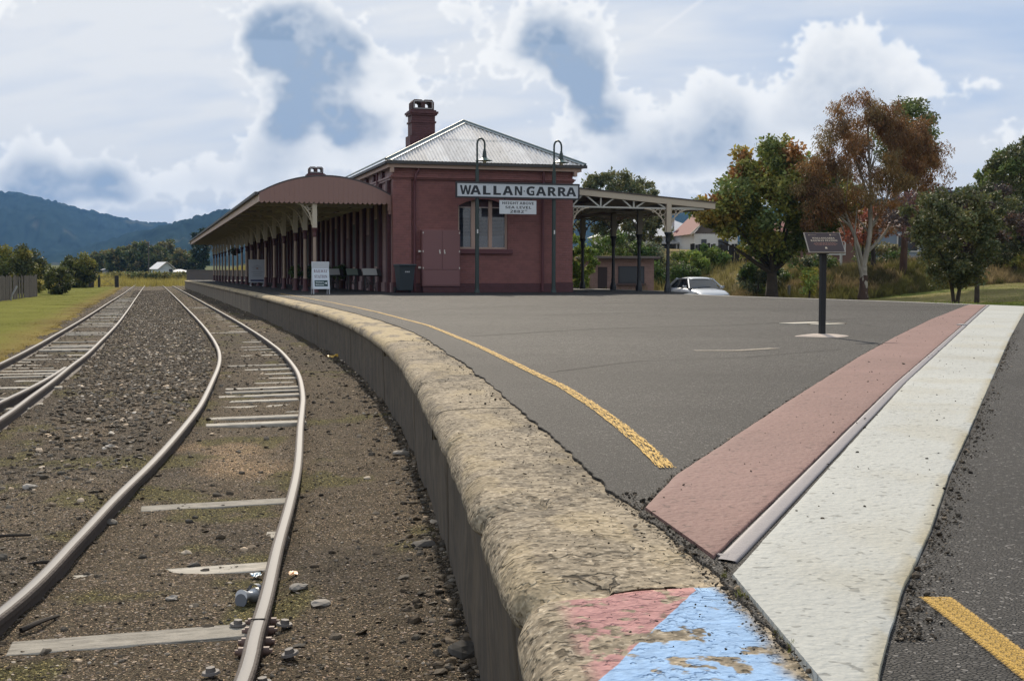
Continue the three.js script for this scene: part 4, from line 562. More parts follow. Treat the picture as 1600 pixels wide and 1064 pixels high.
  px.forEach((p, i) => { const c = part(aw, 'column', shaft, sh); c.position.set(XC, 0, AZ - 0.02 + 44.6 - 44.6 * 262.6 / (p - 229)); if (!i) c.position.z = AZ - 0.12; part(c, 'column_base', baseG, mar); part(c, 'capital', capG, mar); part(c, 'upper_post', postG, CREAM); part(c, 'bracket', brk, CREAM); const b = part(aw, 'tie_beam', beamG, lin); b.position.z = c.position.z; });
  part(aw, 'long_beam', bb(XC - 0.05, XC + 0.05, 4.02, 4.18, AZE + 0.1, AZ - 0.05), lin);
}

// ------------------------------------------------------------ canopy on the street side
const cn = thing('street_canopy', 'open street-side canopy with lattice trusses and black iron columns', 'canopy');
{
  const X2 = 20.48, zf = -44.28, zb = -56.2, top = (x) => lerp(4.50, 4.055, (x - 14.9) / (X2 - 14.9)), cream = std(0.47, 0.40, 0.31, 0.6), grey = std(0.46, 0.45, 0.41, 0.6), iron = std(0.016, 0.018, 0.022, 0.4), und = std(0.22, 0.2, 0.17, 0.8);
  part(cn, 'roof', [gridGeo(1, 1, (i, j) => { const x = i ? X2 + 0.05 : 14.9; return [x, top(x) + 0.035, j ? zb : zf + 0.06, x, j]; })], std(0.16, 0.14, 0.13, 0.6));
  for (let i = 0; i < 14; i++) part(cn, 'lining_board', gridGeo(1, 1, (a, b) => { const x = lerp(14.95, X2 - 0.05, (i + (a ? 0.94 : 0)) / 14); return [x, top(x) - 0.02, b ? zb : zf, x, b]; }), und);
  const sl = Math.atan2(top(X2) - top(14.9), X2 - 14.9);
  const fas = new THREE.Shape([[14.9, top(14.9) + 0.03], [X2, top(X2) + 0.03], [X2, top(X2) - 0.19], [14.9, top(14.9) - 0.19]].map((p) => new THREE.Vector2(...p)));
  part(cn, 'fascia', new THREE.ExtrudeGeometry(fas, { depth: 0.04, bevelEnabled: false }).translate(0, 0, zf + 0.02), cream);
  part(cn, 'fascia', bb(X2, X2 + 0.04, top(X2) - 0.19, top(X2) + 0.03, zb, zf + 0.06), cream); part(cn, 'roof_edge', bar([14.9, top(14.9) + 0.05, zf + 0.07], [X2 + 0.06, top(X2) + 0.05, zf + 0.07], 0.045), std(0.07, 0.055, 0.05, 0.6));
  const truss = () => { const y = 3.87, b = [[14.88, 18.6, y, y]]; return mg([bar([14.88, y, 0], [20.1, y - 0.02, 0], 0.06), ...[[15.28, 14.9], [15.42, 15.94], [16.52, 16.08], [16.82, 17.18], [17.75, 17.40], [18.2, 18.52]].map(([t, u]) => bar([t, top(t) - 0.17, 0], [u, y + 0.02, 0], 0.05)), ...[16.0, 17.29].map((x) => bar([x, y, 0], [x, top(x) - 0.15, 0], 0.05)), bar([18.75, y, 0], [20.2, top(20.2) - 0.15, 0], 0.05)]); };
  const tg = truss(), colS = new THREE.LatheGeometry([[0.13, 0.55], [0.135, 0.9], [0.115, 1.0], [0.075, 1.12], [0.085, 1.2], [0.07, 1.26], [0.062, 2.55], [0.075, 2.6]].map((p) => new THREE.Vector2(...p)), 10), colC = new THREE.LatheGeometry([[0.065, 2.55], [0.1, 2.66], [0.085, 2.74], [0.1, 2.86], [0.145, 2.93], [0.145, 2.98], [0, 2.98]].map((p) => new THREE.Vector2(...p)), 10), up = bb(-0.09, 0.09, 2.98, 4.12, -0.09, 0.09);
  const br = (s, r) => { const a = []; for (let i = 0; i <= 8; i++) { const t = i / 8 * Math.PI / 2; a.push([s * (0.1 + r * (1 - Math.sin(t))) , 3.83 - r * (1 - Math.cos(t)), 0]); } const q = (x, y, k) => new THREE.TorusGeometry(k * r, 0.015, 5, 12).translate(s * (0.1 + x * r), 3.83 - y * r, 0); return [tube(a, 0.028, 14, 6), q(0.14, 0.13, 0.12), q(0.38, 0.12, 0.1), q(0.13, 0.36, 0.1), q(0.28, 0.26, 0.075), q(0.58, 0.09, 0.065), q(0.1, 0.56, 0.06)]; };
  const brG = mg([...br(-1, 0.85), ...br(1, 0.75)]);
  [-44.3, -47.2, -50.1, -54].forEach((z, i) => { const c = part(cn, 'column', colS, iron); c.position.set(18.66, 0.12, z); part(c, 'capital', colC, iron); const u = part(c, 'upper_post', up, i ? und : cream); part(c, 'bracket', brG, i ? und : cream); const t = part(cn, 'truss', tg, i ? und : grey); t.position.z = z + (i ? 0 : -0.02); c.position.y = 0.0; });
  const wb2 = part(cn, 'wall_bracket', mg(br(1, 0.62)).translate(14.82, 0, -44.3), cream);
  part(cn, 'purlin', bb(18.6, 18.72, 3.9, 4.05, zb, zf - 0.1), und); part(cn, 'purlin', bb(16.6, 16.68, 4.2, 4.3, zb, zf - 0.1), und);
}

// ------------------------------------------------------------ station name sign, lamp posts
const GREEN = std(0.028, 0.045, 0.042, 0.45), GREENL = std(0.10, 0.15, 0.13, 0.4);
function lampPost(x, label) {
  const t = thing('lamp_post', label, 'lamp post', [x, YP, -43.27], 0, 'goose-neck lamp posts of the name sign');
  part(t, 'post', [cy(0.066, 0.07, 4.25, 0, 0, 0, 14), cy(0.085, 0.1, 0.12, 0, 0, 0, 14), cy(0.062, 0.066, 0.05, 0, 4.2, 0, 14), cy(0.045, 0.05, 0.35, 0, 4.22, 0, 12), cy(0.052, 0.052, 0.03, 0, 4.55, 0, 12)], GREEN);
  const a = []; for (let i = 0; i <= 10; i++) { const q = Math.PI * i / 10; a.push([0.135 - 0.135 * Math.cos(q), 5.14 + 0.2 * Math.sin(q), 0]); }
  part(t, 'goose_neck', tube([[0, 4.5, 0], [0, 4.85, 0], ...a, [0.27, 5.0, 0], [0.265, 4.95, 0]], 0.034, 44, 8), GREEN);
  part(t, 'lamp_holder', [cy(0.062, 0.08, 0.22, 0.265, 4.68, 0, 14), cy(0.04, 0.055, 0.1, 0.265, 4.88, 0, 12)], GREEN);
  part(t, 'lamp_shade', new THREE.LatheGeometry([[0.06, 0.12], [0.1, 0.10], [0.19, 0.045], [0.265, 0.012], [0.27, 0], [0.26, 0.004], [0.18, 0.035], [0.05, 0.09]].map((p) => new THREE.Vector2(...p)), 24).translate(0.265, 4.57, 0), GREENL);
  part(t, 'bulb', [new THREE.SphereGeometry(0.07, 12, 8).scale(1, 0.8, 1).translate(0.265, 4.545, 0)], std(0.6, 0.54, 0.4, 0.25));
  part(t, 'number_tag', bx(0.045, 0.14, 0.006, 0, 2.13, 0.075), std(0.66, 0.66, 0.64, 0.5));
}
lampPost(11.07, 'left of two green goose-neck lamp posts, bulb hanging below its shade'); lampPost(13.87, 'right of two green goose-neck lamp posts, beside the building corner');
{
  const t = thing('station_sign', 'long white station name board lettered WALLAN·GARRA in black', 'sign', [12.535, 4.32, -43.17]);
  const hw = 2.255, hh = 0.28;
  const face = canvasTex(2048, 256, (c, w, h) => {
    c.fillStyle = '#c3c8ce'; c.fillRect(0, 0, w, h); const r = rng(8); for (let i = 0; i < 1600; i++) { c.fillStyle = r() < 0.5 ? 'rgba(225,228,232,0.4)' : 'rgba(150,155,165,0.18)'; const s = 2 + r() * 9; c.fillRect(r() * w, r() * h, s, s * (0.3 + r())); }
    for (const [x, y, a, b] of [[120, 232, 70, 4], [500, 30, 14, 5], [560, 44, 10, 8], [1010, 236, 20, 4], [1660, 230, 30, 4], [1890, 236, 24, 3]]) { c.fillStyle = 'rgba(90,70,60,0.55)'; c.fillRect(x, y, a, b); }
    c.fillStyle = '#1d2129'; c.textBaseline = 'alphabetic'; c.textAlign = 'center';
    const spec = [['W', 0.067, 0.092], ['A', 0.148, 0.085], ['L', 0.235, 0.078], ['L', 0.32, 0.078], ['A', 0.412, 0.085], ['N', 0.5, 0.078], ['·', 0.548, 0.02], ['C', 0.6, 0.08], ['A', 0.688, 0.085], ['R', 0.775, 0.082], ['R', 0.86, 0.082], ['A', 0.942, 0.085]];
    for (const [ch, x, wd] of spec) { if (ch === '·') { c.beginPath(); c.arc(x * w, h * 0.53, 11, 0, 7); c.fill(); continue; } c.save(); c.translate(x * w, h * 0.845); c.font = 'bold 240px sans-serif'; const m = c.measureText(ch).width; c.scale(wd * w / m * 0.97, 1); c.fillText(ch, 0, 0); c.lineWidth = 7; c.strokeStyle = '#1d2129'; c.strokeText(ch, 0, 0); if (ch === 'C') { c.fillRect(m * 0.06, -92, m * 0.34, 28); c.fillRect(m * 0.26, -92, m * 0.14, 80); } c.restore(); }
  });
  part(t, 'board', rb(-hw + 0.04, hw - 0.04, -hh + 0.04, hh - 0.04, -0.045, 0.0, 0.004), std(0.5, 0.52, 0.55, 0.5));
  part(t, 'name_panel', new THREE.PlaneGeometry(2 * hw - 0.12, 2 * hh - 0.11).translate(0, 0, 0.003), new THREE.MeshStandardMaterial({ map: face, roughness: 0.45 }));
  part(t, 'frame', [rb(-hw, hw, hh - 0.055, hh, -0.06, 0.022, 0.006), rb(-hw, hw, -hh, -hh + 0.055, -0.06, 0.022, 0.006), rb(-hw, -hw + 0.055, -hh + 0.056, hh - 0.056, -0.06, 0.02, 0.006), rb(hw - 0.055, hw, -hh + 0.056, hh - 0.056, -0.06, 0.02, 0.006)], std(0.03, 0.027, 0.032, 0.5));
  const t2 = thing('altitude_sign', 'small white sign reading HEIGHT ABOVE SEA LEVEL 2882 FT', 'sign', [12.525, 3.745, -43.19]);
  const f2 = canvasTex(1024, 384, (c, w, h) => { c.fillStyle = '#cfd3d7'; c.fillRect(0, 0, w, h); c.fillStyle = '#23262c'; c.textAlign = 'center'; const ln = (s, x, y, px, wd) => { c.save(); c.translate(x, y); c.font = 'bold ' + px + 'px sans-serif'; c.scale(wd / c.measureText(s).width, 1); c.fillText(s, 0, 0); c.restore(); }; ln('HEIGHT ABOVE', w / 2, 112, 104, 900); ln('SEA LEVEL', w / 2 + 10, 232, 104, 740); ln('2882', w / 2 - 30, 354, 112, 400); ln('FT', w / 2 + 225, 306, 56, 80); });
  part(t2, 'board', rb(-0.675, 0.675, -0.24, 0.24, -0.02, 0, 0.004), std(0.5, 0.52, 0.54, 0.5));
  part(t2, 'text_panel', new THREE.PlaneGeometry(1.33, 0.464).translate(0, 0, 0.003), new THREE.MeshStandardMaterial({ map: f2, roughness: 0.45 }));
  part(t2, 'hanger', [bb(-0.5, -0.46, 0.23, 0.33, -0.03, -0.005), bb(0.46, 0.5, 0.23, 0.33, -0.03, -0.005)], std(0.03, 0.03, 0.03, 0.5));
}
// ------------------------------------------------------------ wheelie bin
{
  const t = thing('wheelie_bin', 'dark blue-grey wheelie bin standing by the wall corner', 'bin', [8.6, YP, -43.72], 0.12), m = std(0.022, 0.03, 0.036, 0.5), l = std(0.03, 0.042, 0.05, 0.45);
  const g = new RoundedBoxGeometry(0.56, 0.86, 0.62, 3, 0.03), p = g.attributes.position; for (let i = 0; i < p.count; i++) { const k = lerp(0.78, 1.02, (p.getY(i) + 0.43) / 0.86); p.setX(i, p.getX(i) * k); p.setZ(i, p.getZ(i) * k); } g.computeVertexNormals();
  part(t, 'body', g.translate(0, 0.5, 0), m); const lid = part(t, 'lid', rb(-0.31, 0.31, 0.925, 0.985, -0.34, 0.37, 0.02), l); part(lid, 'handle', tube([[-0.25, 0.94, -0.34], [-0.2, 0.97, -0.42], [0.2, 0.97, -0.42], [0.25, 0.94, -0.34]], 0.015, 16, 6), l);
  part(t, 'rim', rb(-0.3, 0.3, 0.88, 0.922, -0.325, 0.335, 0.01), m);
  for (const s of [-1, 1]) part(t, 'wheel', new THREE.CylinderGeometry(0.1, 0.1, 0.05, 16).rotateZ(Math.PI / 2).translate(s * 0.27, 0.1, -0.27), std(0.012, 0.012, 0.012, 0.8));
  part(t, 'number_sticker', [bx(0.04, 0.04, 0.004, -0.06, 0.72, 0.298), bx(0.04, 0.04, 0.004, 0, 0.72, 0.298), bx(0.04, 0.04, 0.004, 0.06, 0.72, 0.298)], std(0.5, 0.5, 0.5, 0.5)).rotation.x = 0;
}
// ------------------------------------------------------------ boards on the platform
{
  const t = thing('sandwich_board', 'white sandwich board reading Historic Railway Station, Visitors Welcome', 'sign', [5.32, YP, -40.9], 0.14);
  const f = canvasTex(512, 820, (c, w, h) => { c.fillStyle = '#cdd6de'; c.fillRect(0, 0, w, h); c.textAlign = 'center'; const ln = (s, y, font, col, wd, x = w / 2) => { c.save(); c.translate(x, y); c.fillStyle = col; c.font = font; c.scale(wd / c.measureText(s).width, 1); c.fillText(s, 0, 0); c.restore(); }; ln('Historic', 150, 'italic bold 88px serif', '#1b2b30', 350); ln('RAILWAY', 320, 'bold 128px serif', '#58142a', 430); ln('STATION', 490, 'bold 128px serif', '#4a1230', 410); c.fillStyle = '#12383a'; c.fillRect(50, 560, 412, 190); ln('Visitors', 640, 'bold 74px sans-serif', '#c9d3d4', 260, 210); ln('Welcome', 722, 'bold 74px sans-serif', '#c9d3d4', 270, 210); c.fillStyle = '#dfe6e8'; c.fillRect(362, 640, 50, 22); c.beginPath(); c.moveTo(405, 610); c.lineTo(448, 651); c.lineTo(405, 692); c.fill(); });
  const white = std(0.62, 0.65, 0.68, 0.5), leg = std(0.35, 0.36, 0.38, 0.5);
  for (const s of [1, -1]) { const g = part(t, 'panel', rb(-0.28, 0.28, 0.16, 1.04, -0.012, 0.012, 0.005), white); g.position.z = s * 0.13; g.rotation.x = -s * 0.16; if (s > 0) { const p = part(g, 'lettering', new THREE.PlaneGeometry(0.53, 0.85).translate(0, 0.6, 0.0145), new THREE.MeshStandardMaterial({ map: f, roughness: 0.5 })); } part(g, 'leg', [bb(-0.27, -0.24, -0.01, 0.17, -0.012, 0.012), bb(0.24, 0.27, -0.01, 0.17, -0.012, 0.012)], leg); }
  const n = thing('notice_board', 'large pale notice board on feet beneath the platform awning', 'notice board', [5.45, YP, -66.8], 0.1);
  const f2 = canvasTex(512, 720, (c, w, h) => { c.fillStyle = '#b9bfc9'; c.fillRect(0, 0, w, h); c.fillStyle = '#8d93a0'; for (const [y, x0, x1] of [[170, 220, 300], [200, 150, 370], [240, 90, 420], [300, 110, 400], [380, 70, 450], [440, 120, 400], [500, 100, 420]]) c.fillRect(x0, y, x1 - x0, 16); c.fillStyle = '#9c8378'; c.fillRect(225, 250, 70, 45); c.fillStyle = '#2a3766'; c.fillRect(40, 640, 432, 50); });
  part(n, 'panel', rb(-0.42, 0.42, 0.18, 1.36, -0.02, 0.02, 0.006), std(0.5, 0.53, 0.58, 0.5)); part(n, 'lettering', new THREE.PlaneGeometry(0.8, 1.14).translate(0, 0.77, 0.023), new THREE.MeshStandardMaterial({ map: f2, roughness: 0.5 }));
  part(n, 'foot', [bb(-0.34, -0.3, 0, 0.18, -0.02, 0.02), bb(-0.34, -0.3, 0, 0.04, -0.2, 0.2)], leg); part(n, 'foot', [bb(0.3, 0.34, 0, 0.18, -0.02, 0.02), bb(0.3, 0.34, 0, 0.04, -0.2, 0.2)], leg);
  // three lectern boards with stools behind them along the station wall
  const dm = std(0.025, 0.022, 0.022, 0.6);
  [[7.78, -46.1, 0.52, 0.40, 0.41, 0.40, 'wide pale display board nearest the building corner'], [7.42, -47.9, 0.42, 0.18, 0.22, 0.19, 'greenish middle display board along the station wall'], [7.02, -49.8, 0.40, 0.44, 0.46, 0.46, 'small pale display board furthest from the building corner']].forEach(([x, z, w, r, g, b, label]) => {
    const t = thing('display_board', label, 'display board', [x, YP, z], 0.06, 'tilted display boards on the platform');
    const p = part(t, 'panel', rb(-w / 2, w / 2, -0.16, 0.16, -0.012, 0.012, 0.004), std(r, g, b, 0.4)); p.position.set(0, 0.72, 0); p.rotation.x = -0.75; part(p, 'backing', rb(-w / 2 + 0.02, w / 2 + 0.16, -0.17, 0.17, -0.05, -0.015, 0.006), dm);
    for (const s of [-1, 1]) { part(t, 'leg', bar([s * w * 0.35, 0, 0.16], [s * w * 0.3, 0.66, 0], 0.03), dm); part(t, 'leg', bar([s * w * 0.35, 0, -0.22], [s * w * 0.3, 0.66, -0.05], 0.03), dm); part(t, 'brace', bar([s * w * 0.34, 0.1, 0.14], [-s * w * 0.3, 0.5, 0.04], 0.018), dm); }
    part(t, 'crossbar', bar([-w * 0.4, 0.3, 0.1], [w * 0.4, 0.3, 0.1], 0.025), dm);
  });
}
// ------------------------------------------------------------ plaque on a post
{
  const t = thing('plaque_post', 'dark bronze history plaque on a black post in the asphalt', 'plaque', [6.955, YP, -12.27]);
  const blk = std(0.008, 0.008, 0.009, 0.65);
  part(t, 'post', rb(-0.029, 0.029, -0.02, 0.905, -0.029, 0.029, 0.006), blk);
  const pad = part(t, 'concrete_pad', gridGeo(12, 12, (i, j) => { const u = i / 6 - 1, v = j / 6 - 1, r = Math.max(Math.abs(u), Math.abs(v)), n = 0.02 * (fbm(i * 1.3, j * 1.3, 2) - 0.5); return [(u * 0.21 + n) * 1.05 + v * 0.06, 0.026 * (1 - r * r) + 0.004 - (r > 0.99 ? 0.012 : 0), v * 0.24 + n - u * 0.05, u, v]; }), std(0.52, 0.44, 0.38, 0.9, { bumpMap: grain, bumpScale: 0.008 })); pad.rotation.y = 0.5;
  const f = canvasTex(768, 512, (c, w, h) => { c.fillStyle = '#3a2c2b'; c.fillRect(0, 0, w, h); c.textAlign = 'center'; const r = rng(3); c.fillStyle = '#a8937a'; c.font = 'bold 22px sans-serif'; c.fillRect(70, 52, 24, 22); for (let i = 0; i < 9; i++) c.fillRect(104 + i * 16, 60, 11, 8); c.beginPath(); c.arc(556, 60, 20, 0, 7); c.fill(); for (let i = 0; i < 7; i++) c.fillRect(586 + i * 16, 58, 11, 8); c.fillStyle = '#cdbb9f'; c.font = 'bold 60px serif'; c.fillText('WALLANGARRA', w / 2, 170); c.fillText('RAILWAY STATION', w / 2, 238); c.fillStyle = '#9a6a58'; for (let k = 0; k < 3; k++) { let x = 130 + r() * 40; while (x < 620) { const q = 18 + r() * 50; c.fillRect(x, 274 + k * 30, q, 10); x += q + 12; } } c.fillStyle = '#cdbb9f'; c.beginPath(); c.arc(w / 2, 412, 22, 0, 7); c.fill(); c.fillRect(w / 2 - 30, 430, 60, 8); });
  const p = part(t, 'plaque', rb(-0.195, 0.195, -0.165, 0.165, -0.01, 0.008, 0.004), std(0.34, 0.30, 0.25, 0.45, { metalness: 0.3 })); p.position.set(-0.0, 1.0, 0.02); p.rotation.set(-0.86, -0.26, 0, 'YXZ');
  part(p, 'inscription', new THREE.PlaneGeometry(0.372, 0.312).translate(0, 0, 0.011), new THREE.MeshStandardMaterial({ map: f, roughness: 0.5, metalness: 0.2 }));
  part(t, 'cradle', [bb(-0.05, 0.05, 0.88, 0.96, -0.035, 0.035)], blk);
  const hc = thing('access_cover', 'pale concrete access cover set in the asphalt behind the plaque', 'cover', [8.5, YP + 0.001, -15.35], 0.35);
  part(hc, 'lid', rb(-0.34, 0.34, -0.02, 0.018, -0.22, 0.05, 0.006), std(0.50, 0.46, 0.38, 0.9, { bumpMap: grain, bumpScale: 0.006 })); part(hc, 'lid', rb(-0.2, 0.3, -0.02, 0.014, 0.2, 0.36, 0.006), std(0.46, 0.42, 0.34, 0.9)); part(hc, 'surround', rb(-0.1, 0.55, -0.03, 0.008, 0.055, 0.19, 0.004), std(0.2, 0.16, 0.11, 0.95));
}
// ------------------------------------------------------------ litter by the near rail
{
  const can = thing('crushed_can', 'crushed silver drink can beside the near rail', 'can', [0.405, bedY(0.405, -5.5) + 0.03, -5.5], 0.9);
  const g = new THREE.CylinderGeometry(0.03, 0.032, 0.12, 18, 8), p = g.attributes.position; for (let i = 0; i < p.count; i++) { const k = 1 - 0.45 * Math.exp(-Math.pow((p.getY(i) - 0.01) / 0.03, 2)) * (0.6 + 0.8 * vn(p.getX(i) * 50, p.getZ(i) * 50)); p.setX(i, p.getX(i) * k); p.setZ(i, p.getZ(i) * (k * 0.7 + 0.3)); } g.computeVertexNormals();
  part(can, 'body', g.rotateZ(1.4), std(0.6, 0.62, 0.64, 0.4, { metalness: 0.2 })); part(can, 'can_end', new THREE.CylinderGeometry(0.029, 0.029, 0.006, 16).rotateZ(1.4).translate(-0.06, -0.008, 0), std(0.12, 0.13, 0.15, 0.5)); part(can, 'label_band', new THREE.CylinderGeometry(0.0325, 0.033, 0.03, 18, 1, true).rotateZ(1.4).translate(0.045, 0.008, 0), std(0.08, 0.1, 0.14, 0.4));
  const scrap = (name, label, x, z, r, gg, b, s, seed) => { const o = thing(name, label, 'litter', [x, bedY(x, z) + 0.012, z], seed); part(o, 'crumpled_sheet', gridGeo(8, 8, (i, j) => { const u = i / 4 - 1, v = j / 4 - 1; return [u * s, 0.03 * s / 0.05 * fbm(i * 0.9 + seed, j * 0.9, 3) * (1.3 - 0.5 * Math.hypot(u, v)), v * s * 0.7 + 0.01 * u, u, v]; }), std(r, gg, b, 0.45)); };
  scrap('blue_wrapper', 'scrap of blue wrapper against the near rail', 0.47, -5.93, 0.03, 0.16, 0.28, 0.035, 2); scrap('orange_wrapper', 'scrap of orange wrapper right of the near rail', 0.63, -5.86, 0.5, 0.22, 0.06, 0.03, 5); scrap('yellow_wrapper', 'yellow scrap lying near the platform wall', 2.95, -20.8, 0.55, 0.33, 0.03, 0.14, 7);
  const stick = (x, z, l, a, label) => { const o = thing('stick', label, 'stick', [x, bedY(x, z) + 0.012, z], a); part(o, 'wood', limb([[-l / 2, 0, 0], [-l * 0.1, 0.012, 0.01], [l / 2, 0.002, -0.01]], 0.012, 0.007, 6, 6, 0.5), std(0.035, 0.028, 0.022, 0.95)); };
  stick(-0.42, -5.35, 0.22, 0.9, 'short dark stick lying between the near rails'); stick(-0.75, -7.1, 0.3, 0.1, 'dark stick at the left edge of the picture'); stick(-0.5, -6.5, 0.16, 2.9, 'small stick left of the near rail');
  // a few big stones one can pick out
  const big = [[-0.22, -7.55, 0.05, 0.14, 'flat brownish stone left of the near-left rail'], [0.20, -6.28, 0.035, 0.05, 'small dark stone between the near rails'], [0.09, -5.6, 0.028, 0.3, 'pale stone between the near rails, left of the can'], [0.62, -5.55, 0.045, 0.22, 'flat pale stone just right of the rail opposite the can'], [0.68, -5.3, 0.045, 0.25, 'pale angular stone right of the rail near the joint'], [1.08, -4.45, 0.07, 0.055, 'large dark stone at the foot of the platform wall, bottom of the picture'], [1.33, -6.25, 0.06, 0.09, 'grey stone lying against the foot of the wall'], [-0.3, -10.6, 0.05, 0.3, 'pale stone left of the main track where it bends'], [-0.75, -8.8, 0.05, 0.3, 'pale stone near the left edge of the picture'], [1.85, -9.6, 0.06, 0.28, 'pale stone by the wall foot beside the sandy patch']];
  big.forEach(([x, z, s, k, l], i) => { const o = part(scene, 'loose_stone', stoneGeo(900 + i, 0.42), std(k * 1.05, k * 0.96, k * 0.84, 0.9, { flatShading: true })); o.position.set(x, bedY(x, z) + s * 0.15, z); o.scale.setScalar(s); o.rotation.y = i; tag(o, l, 'stone', 'larger loose stones on the track bed'); });
}
// ------------------------------------------------------------ parked car
{
  const t = thing('parked_car', 'silver sedan parked behind the platform, facing the camera', 'car', [24.75, -0.15, -55.2], 0.0);
  t.rotation.y = Math.atan2(-0.05, 1);                                // front towards +z, slightly to the left
  const paint = new THREE.MeshPhysicalMaterial({ color: C(0.50, 0.54, 0.60), roughness: 0.32, metalness: 0.35, clearcoat: 0.8, clearcoatRoughness: 0.08 }), glass = std(0.02, 0.026, 0.03, 0.08), trim = std(0.02, 0.02, 0.022, 0.5);
  const sec = [[-2.35, 0.45, 0.72, 0.70], [-2.28, 0.32, 0.92, 0.80], [-1.7, 0.28, 0.98, 0.86], [-0.9, 0.27, 0.97, 0.88], [0, 0.27, 0.95, 0.88], [0.95, 0.27, 0.93, 0.87], [1.6, 0.28, 0.85, 0.85], [2.1, 0.3, 0.74, 0.78], [2.32, 0.34, 0.63, 0.66], [2.36, 0.42, 0.56, 0.6]];
  const prof = [[0.9, 0], [0.98, 0.12], [1, 0.42], [0.985, 0.62], [0.93, 0.88], [0.82, 0.97], [0.45, 1.02], [0, 1.035]]; const full = [...prof.map(([a, b]) => [a, b]), ...prof.slice(0, -1).reverse().map(([a, b]) => [-a, b])];
  part(t, 'body', [gridGeo(full.length - 1, sec.length - 1, (i, j) => { const [z, y0, y1, w] = sec[j]; return [full[i][0] * w, lerp(y0, y1, full[i][1]), z, 0, 0]; }), bb(-0.6, 0.6, 0.42, 0.58, 2.3, 2.36), bb(-0.7, 0.7, 0.45, 0.72, -2.35, -2.3)], paint);
  const cab = [[-1.75, 0.97, 0.97, 0.72], [-1.05, 0.97, 1.36, 0.60], [-0.6, 0.97, 1.415, 0.58], [0.1, 0.95, 1.41, 0.58], [0.32, 0.95, 1.36, 0.59], [1.12, 0.9, 0.915, 0.72]];
  const cp = [[1.16, 0], [1.0, 0.86], [0.9, 1], [0, 1.02], [-0.9, 1], [-1.0, 0.86], [-1.16, 0]];
  part(t, 'window_glass', gridGeo(6, 5, (i, j) => { const [z, y0, y1, w] = cab[j]; return [cp[i][0] * w, lerp(y0, y1, cp[i][1]), z, 0, 0]; }), glass);
  part(t, 'roof', gridGeo(6, 4, (i, j) => { const [z, y, w] = [[-1.12, 1.335, 0.58], [-0.7, 1.42, 0.585], [-0.2, 1.435, 0.585], [0.15, 1.425, 0.585], [0.36, 1.36, 0.59]][j], u = i / 3 - 1; return [u * w, y + 0.012 - 0.02 * u * u - (Math.abs(u) > 0.9 ? 0.03 : 0), z, 0, 0]; }), paint);
  for (const s of [-1, 1]) { part(t, 'pillar', bar([s * 0.60, 1.36, 0.36], [s * 0.815, 0.92, 1.1], 0.055), paint); part(t, 'pillar', bar([s * 0.60, 1.39, -0.4], [s * 0.82, 0.95, -0.42], 0.06), trim); part(t, 'pillar', bar([s * 0.61, 1.36, -1.05], [s * 0.80, 0.97, -1.7], 0.10), paint); part(t, 'roof_rail', bar([s * 0.60, 1.375, 0.36], [s * 0.61, 1.36, -1.08], 0.05), paint);
    part(t, 'mirror', [rb(s * 0.93 - 0.09, s * 0.93 + 0.09, 0.93, 1.05, 0.72, 0.84, 0.03)], paint); part(t, 'headlight', rb(s * 0.5 - 0.15, s * 0.5 + 0.15, 0.56, 0.66, 2.1, 2.33, 0.03), std(0.6, 0.62, 0.65, 0.1));
    for (const z of [1.42, -1.38]) { const w = part(t, 'wheel', new THREE.CylinderGeometry(0.31, 0.31, 0.2, 20).rotateZ(Math.PI / 2).translate(s * 0.78, 0.31, z), std(0.012, 0.012, 0.012, 0.85)); part(w, 'rim', new THREE.CylinderGeometry(0.2, 0.2, 0.02, 16).rotateZ(Math.PI / 2).translate(s * 0.885, 0.31, z), std(0.4, 0.4, 0.42, 0.35, { metalness: 0.6 })); part(t, 'wheel_arch', new THREE.TorusGeometry(0.35, 0.02, 6, 18, Math.PI).rotateY(Math.PI / 2).translate(s * 0.875, 0.31, z), trim); } }
  part(t, 'grille', rb(-0.3, 0.3, 0.55, 0.63, 2.28, 2.345, 0.01), trim); part(t, 'number_plate', rb(-0.19, 0.19, 0.38, 0.48, 2.36, 2.375, 0.003), std(0.55, 0.5, 0.3, 0.5)); part(t, 'windscreen_wiper', bar([-0.4, 0.955, 1.06], [0.25, 1.0, 0.98], 0.015), trim); part(t, 'boot_spoiler', rb(-0.6, 0.6, 1.03, 1.06, -2.2, -2.05, 0.01), paint);
}

